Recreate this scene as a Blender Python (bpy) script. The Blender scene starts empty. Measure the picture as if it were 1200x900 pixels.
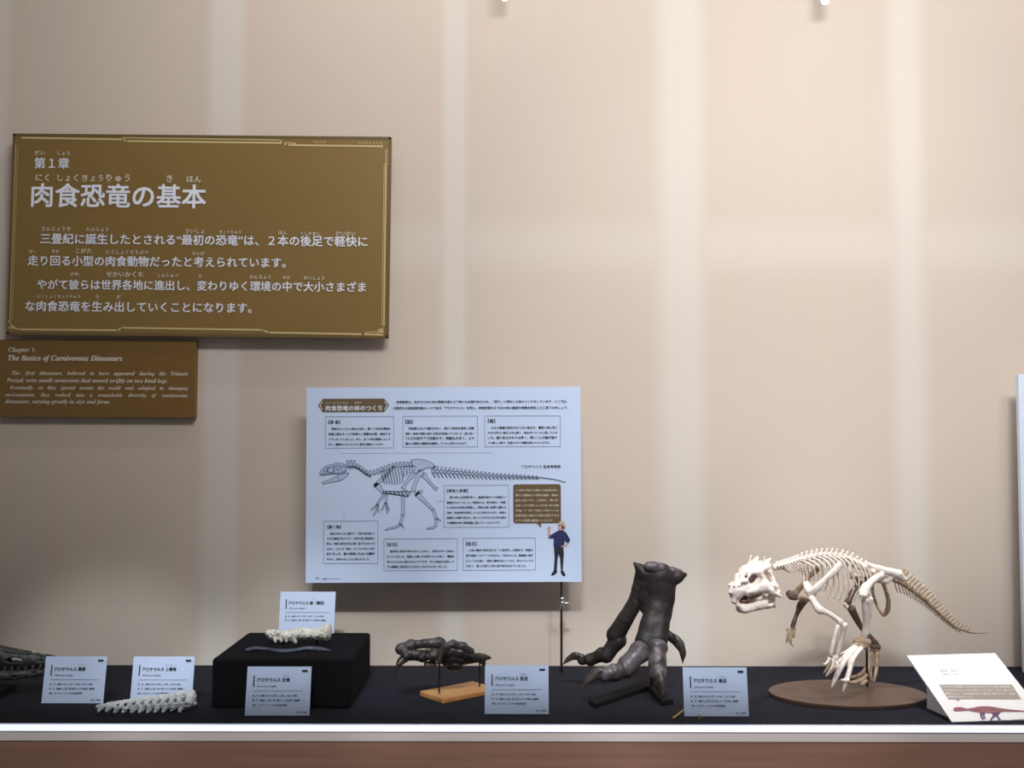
import bpy, bmesh, math, random
import numpy as np
from mathutils import Vector, Matrix
random.seed(7)
S = bpy.context.scene
COL = S.collection

# ------------------------------------------------------------------ camera, world, lights, exposure
F = 1250.0                       # focal length in pixels of the 1200x900 frame
HORIZON = 515.0
EYE = 1.45
PITCH = math.atan((HORIZON - 450) / F)
cam = bpy.data.cameras.new('camera'); cam_o = bpy.data.objects.new('camera', cam); COL.objects.link(cam_o)
cam.sensor_width = 36; cam.lens = 36 * F / 1200
cam_o.matrix_world = Matrix.Translation((0, 0, EYE)) @ Matrix.Rotation(math.pi/2 + PITCH, 4, 'X') @ Matrix.Rotation(math.radians(0.1), 4, 'Z')
cam.clip_start = 0.05
S.camera = cam_o
S.view_settings.view_transform = 'Standard'; S.view_settings.look = 'None'
S.view_settings.gamma = 1; S.view_settings.exposure = 0.13
S.view_settings.use_curve_mapping = False
w = bpy.data.worlds.new('gallery'); S.world = w; w.use_nodes = True
w.node_tree.nodes['Background'].inputs[0].default_value = (1.0, .93, .86, 1)
w.node_tree.nodes['Background'].inputs[1].default_value = 0.16

def area(name, loc, target, sx, sy, power, col):
    l = bpy.data.lights.new(name, 'AREA'); l.shape = 'RECTANGLE'; l.size = sx; l.size_y = sy; l.energy = power; l.color = col
    o = bpy.data.objects.new(name, l); COL.objects.link(o); o.location = loc
    o.rotation_euler = (Vector(target) - Vector(loc)).to_track_quat('-Z', 'Y').to_euler(); return o
def spot(name, loc, target, power, col, angle=60, blend=.8, r=.02):
    l = bpy.data.lights.new(name, 'SPOT'); l.energy = power; l.color = col; l.spot_size = math.radians(angle); l.spot_blend = blend
    l.shadow_soft_size = r
    o = bpy.data.objects.new(name, l); COL.objects.link(o); o.location = loc
    o.rotation_euler = (Vector(target) - Vector(loc)).to_track_quat('-Z', 'Y').to_euler(); return o

SHELF = 0.709; WALL_Y = 3.54; GLASS_Y = 2.80
area('case_ceiling_light', (0.6, 2.94, 3.5), (0.6, 3.06, 0.7), 3.2, .12, 11, (1, .97, .94))
area('gallery_light', (1.1, 0.3, 4.25), (0.9, 3.2, 0.7), 2.8, .6, 130, (1, .98, .98))
spot('wall_washer_light', (1.1, 0.9, 4.2), (0.95, 3.54, 1.22), 240, (1, .98, .97), 52, 1.0, .3)
spot('shelf_fill_light', (-0.3, 0.2, 4.0), (-0.25, 3.0, 0.72), 130, (.94, .97, 1), 32, .8, .15)  # unseen fill lamp, added to brighten the left half of the shelf
for x in (-1.3, -.65, 0, .6): spot('label_fill_light', (x, 0.2, 4.0), (x, 3.02, 0.81), 330, (.93, .97, 1), 15, .6, .05)  # narrow fills added to lift the label cards and spare the wall
spot('shelf_fill_light', (1.2, 0.2, 4.0), (0.95, 2.95, 0.75), 200, (.94, .97, 1), 36, .8, .15)  # matching added fill for the right half of the shelf
spot('skeleton_light', (1.05, 2.90, 2.95), (1.0, 3.12, 0.9), 78, (1, .97, .95), 36, .8, .03)
spot('desk_sign_light', (1.25, 2.9, 2.95), (1.28, 2.95, 0.75), 44, (1, .98, .98), 24, .7, .03)

# ------------------------------------------------------------------ helpers
def at(px, py, Y):
    dx = (px - 600) / F; dy = (450 - py) / F
    d = Vector((dx, math.cos(PITCH) - dy * math.sin(PITCH), math.sin(PITCH) + dy * math.cos(PITCH)))
    return Vector((0, 0, EYE)) + d * (Y / d.y)
def on_plane(px, py, o, n):
    a = Vector((0, 0, EYE)); d = at(px, py, 1.0) - a
    return a + d * ((Vector(o) - a).dot(n) / d.dot(n))
def lin(c):
    return tuple((v/12.92 if v <= .04045 else ((v+.055)/1.055)**2.4) for v in [x/255 for x in c])
MATS = {}
def mat(name, rgb, rough=.6, rgb2=None, scale=20, bump=0, bump_scale=60, metal=0, spec=.5, coat=0, stretch=(1,1,1)):
    m = bpy.data.materials.new(name); m.use_nodes = True; nt = m.node_tree; b = nt.nodes['Principled BSDF']
    b.inputs['Roughness'].default_value = rough; b.inputs['Metallic'].default_value = metal
    b.inputs['Specular IOR Level'].default_value = spec; b.inputs['Coat Weight'].default_value = coat
    b.inputs['Base Color'].default_value = lin(rgb) + (1,)
    tc = nt.nodes.new('ShaderNodeTexCoord'); mp = nt.nodes.new('ShaderNodeMapping'); mp.inputs['Scale'].default_value = stretch
    nt.links.new(tc.outputs['Object'], mp.inputs[0])
    if rgb2:
        n = nt.nodes.new('ShaderNodeTexNoise'); n.inputs['Scale'].default_value = scale; n.inputs['Detail'].default_value = 6
        nt.links.new(mp.outputs[0], n.inputs['Vector'])
        r = nt.nodes.new('ShaderNodeValToRGB'); r.color_ramp.elements[0].position = .35; r.color_ramp.elements[1].position = .65
        r.color_ramp.elements[0].color = lin(rgb) + (1,); r.color_ramp.elements[1].color = lin(rgb2) + (1,)
        nt.links.new(n.outputs['Fac'], r.inputs[0]); nt.links.new(r.outputs[0], b.inputs['Base Color'])
    if bump:
        n = nt.nodes.new('ShaderNodeTexNoise'); n.inputs['Scale'].default_value = bump_scale; n.inputs['Detail'].default_value = 5
        nt.links.new(mp.outputs[0], n.inputs['Vector'])
        bp = nt.nodes.new('ShaderNodeBump'); bp.inputs['Strength'].default_value = bump; bp.inputs['Distance'].default_value = .01
        nt.links.new(n.outputs['Fac'], bp.inputs['Height']); nt.links.new(bp.outputs[0], b.inputs['Normal'])
    MATS[name] = m; return m

class MB:
    def __init__(s): s.v = []; s.f = []
    def add(s, v, f):
        n = len(s.v); s.v += [tuple(p) for p in v]; s.f += [tuple(i + n for i in q) for q in f]; return s
    def quad(s, a, b, c, d): return s.add([a, b, c, d], [(0, 1, 2, 3)])
    def poly(s, pts): return s.add(pts, [tuple(range(len(pts)))])
    def box(s, lo, hi, M=None):
        v = [Vector((x, y, z)) for x in (lo[0], hi[0]) for y in (lo[1], hi[1]) for z in (lo[2], hi[2])]
        if M is not None: v = [M @ p for p in v]
        return s.add(v, [(0,1,3,2), (4,6,7,5), (0,4,5,1), (2,3,7,6), (0,2,6,4), (1,5,7,3)])
    def prism(s, bottom, top):
        n = len(bottom)
        return s.add(list(bottom) + list(top), [tuple(range(n))[::-1], tuple(range(n, 2*n))] + [(i, (i+1) % n, n + (i+1) % n, n + i) for i in range(n)])
    def tube(s, pts, rad, n=10, sub=4, flat=None, flatdir=None):
        """smooth swept bone; rad per point; flat squeezes along flatdir"""
        P = [Vector(p) for p in pts]; R = list(rad)
        if sub > 1 and len(P) > 1:
            Q = []; RR = []
            for i in range(len(P) - 1):
                p0 = P[max(i-1, 0)]; p1 = P[i]; p2 = P[i+1]; p3 = P[min(i+2, len(P)-1)]
                for k in range(sub):
                    t = k / sub; t2 = t*t; t3 = t2*t
                    Q.append(.5 * (2*p1 + (p2-p0)*t + (2*p0-5*p1+4*p2-p3)*t2 + (3*p1-p0-3*p2+p3)*t3))
                    tt = t*t*(3-2*t); RR.append(R[i]*(1-tt) + R[i+1]*tt)
            Q.append(P[-1]); RR.append(R[-1]); P, R = Q, RR
        # rounded ends
        d0 = (P[0]-P[1]).normalized(); d1 = (P[-1]-P[-2]).normalized()
        P = [P[0] + d0*R[0]*.55, P[0] + d0*R[0]*.38] + P + [P[-1] + d1*R[-1]*.38, P[-1] + d1*R[-1]*.55]
        R = [R[0]*.25, R[0]*.72] + R + [R[-1]*.72, R[-1]*.25]
        verts = []; faces = []; up = None
        for i, p in enumerate(P):
            t = (P[min(i+1, len(P)-1)] - P[max(i-1, 0)]).normalized()
            if up is None:
                up = Vector(flatdir) if flatdir is not None else Vector((0, 0, 1))
                if abs(up.dot(t)) > .95: up = Vector((1, 0, 0)) if flatdir is None else Vector((.3, .2, 1)).normalized()
            if flatdir is not None:
                c = Vector(flatdir); c = c - t * c.dot(t)
                if c.length > .05: up = c
            up = (up - t * up.dot(t)).normalized(); sd = t.cross(up)
            for k in range(n):
                a = 2 * math.pi * k / n
                verts.append(p + sd * (math.cos(a) * R[i]) + up * (math.sin(a) * R[i] * (flat if flat else 1)))
        m = len(P)
        for i in range(m - 1):
            for k in range(n):
                faces.append((i*n + k, i*n + (k+1) % n, (i+1)*n + (k+1) % n, (i+1)*n + k))
        faces.append(tuple(range(n))[::-1]); faces.append(tuple((m-1)*n + k for k in range(n)))
        return s.add(verts, faces)
    def build(s, name, m, parent=None, smooth=False, bevel=0, shift=None):
        me = bpy.data.meshes.new(name)
        o0 = Vector(shift) if shift is not None else (world_loc(parent) if parent else Vector((0, 0, 0)))
        me.from_pydata([tuple(Vector(p) - o0) for p in s.v], [], s.f); me.update()
        bm = bmesh.new(); bm.from_mesh(me); bmesh.ops.recalc_face_normals(bm, faces=bm.faces) if not getattr(s, 'keep', False) else None
        bm.to_mesh(me); bm.free()
        if smooth: me.polygons.foreach_set('use_smooth', [True] * len(me.polygons))
        if m: me.materials.append(m)
        o = bpy.data.objects.new(name, me); COL.objects.link(o)
        if parent: o.parent = parent
        elif shift is not None: o.location = shift
        if bevel:
            b = o.modifiers.new('bevel', 'BEVEL'); b.width = bevel; b.segments = 2; b.limit_method = 'ANGLE'; b.angle_limit = .6
        return o
def world_loc(o):
    p = Vector((0, 0, 0))
    while o: p += o.location; o = o.parent
    return p
def tag(o, label, cat, group=None, kind=None):
    o['label'] = label; o['category'] = cat
    if group: o['group'] = group
    if kind: o['kind'] = kind
    return o
def thing(name, label, cat, loc, group=None):
    o = bpy.data.objects.new(name, None); COL.objects.link(o); o.location = loc; o.empty_display_size = .05
    return tag(o, label, cat, group)
def struct(o): o['kind'] = 'structure'; return o

# ---- implicit surfaces, meshed with surface nets
class SDF:
    def __init__(s, lo, hi, h):
        s.h = h; s.lo = np.array(lo, float)
        n = np.maximum(np.ceil((np.array(hi) - s.lo) / h).astype(int) + 1, 4)
        ax = [(s.lo[i] + h * np.arange(n[i])).astype(np.float32) for i in range(3)]
        s.X, s.Y, s.Z = np.meshgrid(*ax, indexing='ij'); s.D = np.full(s.X.shape, 1e3, np.float32)
    def _u(s, d, k):
        if k > 0:
            hh = np.clip(.5 + .5 * (s.D - d) / k, 0, 1); s.D = s.D * (1-hh) + d * hh - k * hh * (1-hh)
        else: s.D = np.minimum(s.D, d)
        return s
    def _cone(s, a, b, ra, rb, sq=(1, 1, 1)):
        a = np.array(a, np.float32); b = np.array(b, np.float32); q = np.array(sq, np.float32)
        ab = (b - a) * q; L = max(float(ab @ ab), 1e-12)
        x = (s.X - a[0]) * q[0]; y = (s.Y - a[1]) * q[1]; z = (s.Z - a[2]) * q[2]
        t = np.clip((x*ab[0] + y*ab[1] + z*ab[2]) / L, 0, 1)
        return np.sqrt((x - t*ab[0])**2 + (y - t*ab[1])**2 + (z - t*ab[2])**2) - (ra + (rb - ra) * t)
    def _ell(s, c, r, R=None):
        p = [s.X - c[0], s.Y - c[1], s.Z - c[2]]
        if R is not None: p = [R[i][0]*p[0] + R[i][1]*p[1] + R[i][2]*p[2] for i in range(3)]
        k = np.sqrt((p[0]/r[0])**2 + (p[1]/r[1])**2 + (p[2]/r[2])**2)
        return (k - 1) * min(r)
    def cone(s, a, b, ra, rb, k=0., sq=(1, 1, 1)): return s._u(s._cone(a, b, ra, rb, sq), k)
    def ell(s, c, r, k=0., R=None): return s._u(s._ell(c, r, R), k)
    def _sub(s, d, k):
        if k > 0:
            hh = np.clip(.5 - .5 * (s.D + d) / k, 0, 1); s.D = s.D * (1-hh) - d * hh + k * hh * (1-hh)
        else: s.D = np.maximum(s.D, -d)
        return s
    def cut_ell(s, c, r, k=0., R=None): return s._sub(s._ell(c, r, R), k)
    def cut_cone(s, a, b, ra, rb, k=0., sq=(1, 1, 1)): return s._sub(s._cone(a, b, ra, rb, sq), k)
    def noise(s, amp, freq):
        f = freq; s.D += amp * (np.sin(s.X*f+1.3*np.sin(s.Z*f*.7)) * np.sin(s.Y*f*1.1+.5) + .6*np.sin(s.Z*f*1.7+s.X*f*.6) * np.sin(s.X*f*1.9+s.Y*f*1.3)).astype(np.float32); return s
    def mesh(s):
        D = s.D; D[0] = D[-1] = 1e-3 + np.abs(D[0]); D[:, 0] = np.abs(D[:, 0]) + 1e-3; D[:, -1] = np.abs(D[:, -1]) + 1e-3
        D[-1] = np.abs(D[-1]); D[:, :, 0] = np.abs(D[:, :, 0]) + 1e-3; D[:, :, -1] = np.abs(D[:, :, -1]) + 1e-3
        ins = D < 0; n = np.array(D.shape); cs = tuple(n - 1)
        acc = np.zeros(cs + (3,), np.float32); cnt = np.zeros(cs, np.int16); quads = []
        for a in range(3):
            b, c = (a+1) % 3, (a+2) % 3
            s0 = [slice(None)]*3; s1 = [slice(None)]*3; s0[a] = slice(0, -1); s1[a] = slice(1, None)
            i0 = ins[tuple(s0)]; i1 = ins[tuple(s1)]; idx = np.argwhere(i0 != i1)
            if not len(idx): continue
            e = idx.copy(); e[:, a] += 1
            d0 = D[tuple(idx.T)]; d1 = D[tuple(e.T)]; t = d0 / (d0 - d1)
            pos = idx.astype(np.float32); pos[:, a] += t
            cells = []
            for ob, oc in ((0, 0), (-1, 0), (-1, -1), (0, -1)):
                q = idx.copy(); q[:, b] += ob; q[:, c] += oc; cells.append(q)
                np.add.at(acc, tuple(q.T), pos); np.add.at(cnt, tuple(q.T), 1)
            flip = i0[tuple(idx.T)]
            quads.append((cells, flip))
        ids = np.full(cs, -1, np.int64); m = cnt > 0; ids[m] = np.arange(m.sum())
        V = acc[m] / cnt[m][:, None] * s.h + s.lo
        Fs = []
        for cells, flip in quads:
            q = np.stack([ids[tuple(c.T)] for c in cells], 1); q[~flip] = q[~flip][:, ::-1]; Fs.append(q)
        return V, np.concatenate(Fs)
    def into(s, name, m, parent, fn=None):
        V, Q = s.mesh(); b = MB(); b.keep = True
        V = [Vector(p) for p in V.tolist()]
        if fn: V = [fn(p) for p in V]
        b.add(V, Q.tolist()); return b.build(name, m, parent, smooth=True)

# ---- lettering: outlines of the built-in font turned into flat meshes
_TC = {}
def glyphs(s, bold=0., res=2, shear=0.):
    key = (s, res, shear)
    if key not in _TC:
        c = bpy.data.curves.new('lettering', 'FONT'); c.body = s; c.resolution_u = res; c.shear = shear
        o = bpy.data.objects.new('lettering', c); COL.objects.link(o)
        dg = bpy.context.evaluated_depsgraph_get(); ev = o.evaluated_get(dg); me = ev.to_mesh()
        v = [(p.co.x, p.co.y) for p in me.vertices]; f = [tuple(q.vertices) for q in me.polygons]
        ev.to_mesh_clear(); bpy.data.objects.remove(o); bpy.data.curves.remove(c)
        _TC[key] = (v, f)
    return _TC[key]
def line(mb, s, x0, base, x1, put, bold=0., res=1, shear=0., em=None):
    """write s from x0 to x1 on the baseline, in the units of put(u, v) where v grows downward"""
    v, f = glyphs(s, bold, res, shear)
    if not v: return
    a = min(p[0] for p in v); b = max(p[0] for p in v); k = (x1 - x0) / max(b - a, 1e-6); ky = em if em else k
    for i, (ox, oy) in enumerate([(0, 0)] if not bold else [(-bold, -bold), (bold, -bold), (-bold, bold), (bold, bold)]):
        mb.add([put(x0 + (p[0]-a+ox)*k, base - (p[1]+oy)*ky) + Vector((0, -.00016*i, 0)) for p in v], f)
def italic_serif(s):
    out = ''
    for ch in s:
        if 'A' <= ch <= 'Z': out += chr(0x1D468 + ord(ch) - 65)
        elif 'a' <= ch <= 'z': out += chr(0x1D482 + ord(ch) - 97)
        else: out += ch
    return out
def stroke(mb, pts, wd, put):
    """flat ink line of width wd through pts"""
    for (ax, ay), (bx, by) in zip(pts[:-1], pts[1:]):
        dx, dy = bx-ax, by-ay; L = math.hypot(dx, dy) or 1e-6; nx, ny = -dy/L*wd/2, dx/L*wd/2; ex, ey = dx/L*wd*.3, dy/L*wd*.3
        mb.quad(put(ax-ex+nx, ay-ey+ny), put(bx+ex+nx, by+ey+ny), put(bx+ex-nx, by+ey-ny), put(ax-ex-nx, ay-ey-ny))
def rect(mb, x0, y0, x1, y1, put): mb.quad(put(x0, y1), put(x1, y1), put(x1, y0), put(x0, y0))
def frame(mb, x0, y0, x1, y1, wd, put):
    stroke(mb, [(x0, y0), (x1, y0), (x1, y1), (x0, y1), (x0, y0)], wd, put)

class Board:
    """an upright board facing the viewer, parallel to the wall; P(px, py, off) gives a point on it"""
    def __init__(s, px, py, Y, roll=0.):
        s.c = at(px, py, Y); s.px = px; s.py = py; s.s = Y / F; s.r = math.radians(roll)
    def P(s, px, py, off=0.):
        u = (px - s.px) * s.s; v = -(py - s.py) * s.s; c, n = math.cos(s.r), math.sin(s.r)
        return s.c + Vector((u*c - v*n, -off, u*n + v*c))
    def slab(s, x0, y0, x1, y1, thick, mb=None):
        mb = mb or MB(); f = [s.P(x0, y1), s.P(x1, y1), s.P(x1, y0), s.P(x0, y0)]
        return mb.prism([p + Vector((0, thick, 0)) for p in f], f)

# ------------------------------------------------------------------ materials
def wall_material():
    m = bpy.data.materials.new('wall_cloth'); m.use_nodes = True; nt = m.node_tree; N = nt.nodes; L = nt.links; b = N['Principled BSDF']
    b.inputs['Roughness'].default_value = .85; b.inputs['Specular IOR Level'].default_value = .15
    tc = N.new('ShaderNodeTexCoord'); sx = N.new('ShaderNodeSeparateXYZ'); L.new(tc.outputs['Object'], sx.inputs[0])
    def math_(op, a, bb=None, c=None):
        n = N.new('ShaderNodeMath'); n.operation = op
        for i, v in enumerate((a, bb, c)):
            if v is None: continue
            if isinstance(v, (int, float)): n.inputs[i].default_value = v
            else: L.new(v, n.inputs[i])
        return n.outputs[0]
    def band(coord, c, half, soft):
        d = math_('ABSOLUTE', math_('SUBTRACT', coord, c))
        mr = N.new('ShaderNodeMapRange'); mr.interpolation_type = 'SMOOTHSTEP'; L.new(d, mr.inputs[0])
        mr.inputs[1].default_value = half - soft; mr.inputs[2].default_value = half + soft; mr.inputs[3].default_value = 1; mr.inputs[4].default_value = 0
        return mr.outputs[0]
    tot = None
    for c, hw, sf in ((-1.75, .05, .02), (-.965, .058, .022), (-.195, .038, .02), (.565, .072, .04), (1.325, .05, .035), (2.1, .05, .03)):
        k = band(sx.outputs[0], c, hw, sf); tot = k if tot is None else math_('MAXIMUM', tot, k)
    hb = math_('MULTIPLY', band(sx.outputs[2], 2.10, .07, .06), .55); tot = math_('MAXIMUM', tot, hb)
    mp = N.new('ShaderNodeMapping'); mp.inputs['Scale'].default_value = (14, 1, .8); L.new(tc.outputs['Object'], mp.inputs[0])
    nz = N.new('ShaderNodeTexNoise'); nz.inputs['Scale'].default_value = 1.0; nz.inputs['Detail'].default_value = 4; L.new(mp.outputs[0], nz.inputs['Vector'])
    r = N.new('ShaderNodeValToRGB'); r.color_ramp.elements[0].position = .3; r.color_ramp.elements[1].position = .7
    r.color_ramp.elements[0].color = lin((206, 193, 181)) + (1,); r.color_ramp.elements[1].color = lin((209, 193, 180)) + (1,)
    L.new(nz.outputs['Fac'], r.inputs[0])
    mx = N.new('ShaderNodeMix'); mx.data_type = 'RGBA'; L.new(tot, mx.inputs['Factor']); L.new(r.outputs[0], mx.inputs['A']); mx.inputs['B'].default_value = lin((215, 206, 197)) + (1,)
    L.new(mx.outputs['Result'], b.inputs['Base Color'])
    return m
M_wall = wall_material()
M_shelf = mat('black_cloth', (25, 26, 39), .9, (21, 22, 33), 300, .15, 900, spec=.2)
M_box = mat('black_felt', (17, 16, 22), .95, (13, 12, 17), 200, .1, 900, spec=.12)
M_rail = mat('white_enamel', (236, 240, 252), .35)
_b = M_rail.node_tree.nodes['Principled BSDF']; _b.inputs['Emission Color'].default_value = (.72, .82, 1, 1); _b.inputs['Emission Strength'].default_value = .42   # lit edge strip
M_metal = mat('grey_metal', (168, 160, 157), .45, metal=.1)
M_brown = mat('brown_panel', (110, 80, 67), .5, (100, 72, 59), 3, stretch=(.5, 1, 14))
M_white = mat('white_paint', (235, 232, 226), .7)
M_card = mat('label_card', (208, 224, 255), .45)
M_cardedge = mat('acrylic_stand', (190, 200, 220), .2)
M_poster = mat('poster_paper', (208, 224, 255), .5)
M_ink = mat('dark_ink', (28, 30, 46), .7)
M_inkl = mat('grey_ink', (96, 106, 138), .7)
M_fill = mat('grey_fill_ink', (180, 196, 232), .7)
M_sign = mat('brown_sign_board', (132, 104, 50), .45, (128, 100, 46), 2.0)
M_sign2 = mat('brown_text_board', (122, 88, 36), .45, (118, 84, 34), 2.0)
M_signedge = mat('sign_edge', (104, 84, 46), .4)
M_gold = mat('gold_print', (206, 182, 128), .4)
M_letter = mat('white_lettering', (240, 242, 255), .5)
M_letter2 = mat('cream_lettering', (226, 216, 200), .5)
M_plaque = mat('brown_ink', (106, 86, 58), .5)
M_bone = mat('cream_bone', (246, 236, 228), .55, (232, 214, 202), 60, .25, 300)
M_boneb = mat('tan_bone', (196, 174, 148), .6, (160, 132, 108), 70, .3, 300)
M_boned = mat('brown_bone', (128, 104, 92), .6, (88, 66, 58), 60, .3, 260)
M_mouth = mat('red_brown_bone', (120, 66, 58), .6)
M_fossil = mat('dark_fossil', (40, 33, 33), .55, (27, 21, 21), 22, .15, 70, spec=.35)
M_fossil2 = mat('grey_fossil', (102, 93, 100), .4, (64, 54, 57), 26, .2, 80)
M_claw = mat('claw_fossil', (74, 62, 58), .38, (44, 38, 35), 30, .25, 110)
M_hand = mat('slate_fossil', (62, 58, 62), .42, (36, 31, 31), 34, .35, 120)
M_handd = mat('umber_fossil', (38, 30, 29), .5, (25, 20, 19), 30, .3, 120)
M_skull = mat('green_grey_fossil', (62, 63, 62), .5, (42, 43, 43), 26, .3, 90)
M_plaster = mat('white_plaster', (232, 230, 222), .6, (206, 200, 186), 40, .3, 160)
M_maxilla = mat('bleached_bone', (236, 238, 238), .6, (196, 202, 212), 60, .3, 160)
M_slate = mat('slate_bone', (80, 88, 110), .4, (54, 60, 78), 40, .3, 120)
M_disc = mat('umber_lacquer', (92, 68, 58), .4, (86, 62, 52), 4)
M_rod = mat('black_rod', (34, 26, 24), .4)
M_wood = mat('varnished_wood', (214, 158, 96), .4, (190, 132, 76), 6, stretch=(1, 6, 6))
M_chrome = mat('chrome', (200, 200, 200), .25, metal=.9)
M_brass = mat('brass', (206, 178, 110), .3, metal=.6)
M_black = mat('matt_black', (13, 12, 15), .85, spec=.2)
M_side = mat('blue_white_board', (226, 236, 255), .4)
M_desk = mat('desk_sign_white', (246, 244, 246), .4)
M_deskside = mat('desk_sign_grey', (236, 240, 252), .6)
M_taupe = mat('taupe_print', (164, 152, 138), .6)
M_skin = mat('skin_print', (205, 160, 150), .7)
M_navy = mat('navy_print', (28, 36, 92), .7)
M_trouser = mat('dark_print', (22, 22, 40), .7)
M_hat = mat('straw_print', (196, 176, 150), .7)
M_dino = mat('purple_print', (126, 78, 98), .6, (158, 100, 100), 40)
M_dino2 = mat('dusk_print', (92, 70, 110), .6)
M_green = mat('green_print', (96, 128, 96), .6)

# ------------------------------------------------------------------ the setting
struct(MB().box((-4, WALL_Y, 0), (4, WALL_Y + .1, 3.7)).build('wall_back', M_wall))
struct(MB().box((-4, GLASS_Y - .05, 3.6), (4, WALL_Y, 3.7)).build('ceiling', M_white))
struct(MB().box((-4, GLASS_Y + .015, SHELF - .05), (4, WALL_Y, SHELF)).build('display_platform', M_shelf))
struct(MB().box((-4, GLASS_Y - .007, SHELF - .0125), (4, GLASS_Y + .015, SHELF + .002)).build('trim_1', M_rail, bevel=.0015))
struct(MB().box((-4, GLASS_Y - .004, SHELF - .037), (4, GLASS_Y + .015, SHELF - .0125)).build('trim_2', M_metal))
struct(MB().box((-4, GLASS_Y - .002, 0), (4, GLASS_Y + .015, SHELF - .037)).build('wall_front', M_brown))
struct(MB().box((-4, -3, -.1), (4, GLASS_Y - .002, 0)).build('floor', mat('gallery_floor', (92, 84, 78), .6, (84, 76, 70), 5)))
gm = bpy.data.materials.new('clear_glass'); gm.use_nodes = True; nt = gm.node_tree
for n in list(nt.nodes): nt.nodes.remove(n)
out = nt.nodes.new('ShaderNodeOutputMaterial'); tr = nt.nodes.new('ShaderNodeBsdfTransparent'); gl = nt.nodes.new('ShaderNodeBsdfGlossy')
gl.inputs['Roughness'].default_value = 0; fr = nt.nodes.new('ShaderNodeFresnel'); fr.inputs['IOR'].default_value = 1.3; mx = nt.nodes.new('ShaderNodeMixShader')
nt.links.new(fr.outputs[0], mx.inputs[0]); nt.links.new(tr.outputs[0], mx.inputs[1]); nt.links.new(gl.outputs[0], mx.inputs[2]); nt.links.new(mx.outputs[0], out.inputs[0])
tr.inputs[0].default_value = (.985, .99, .99, 1)
struct(MB().box((-4, GLASS_Y, SHELF + .002), (4, GLASS_Y + .008, 3.6)).build('window_1', gm))

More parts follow.
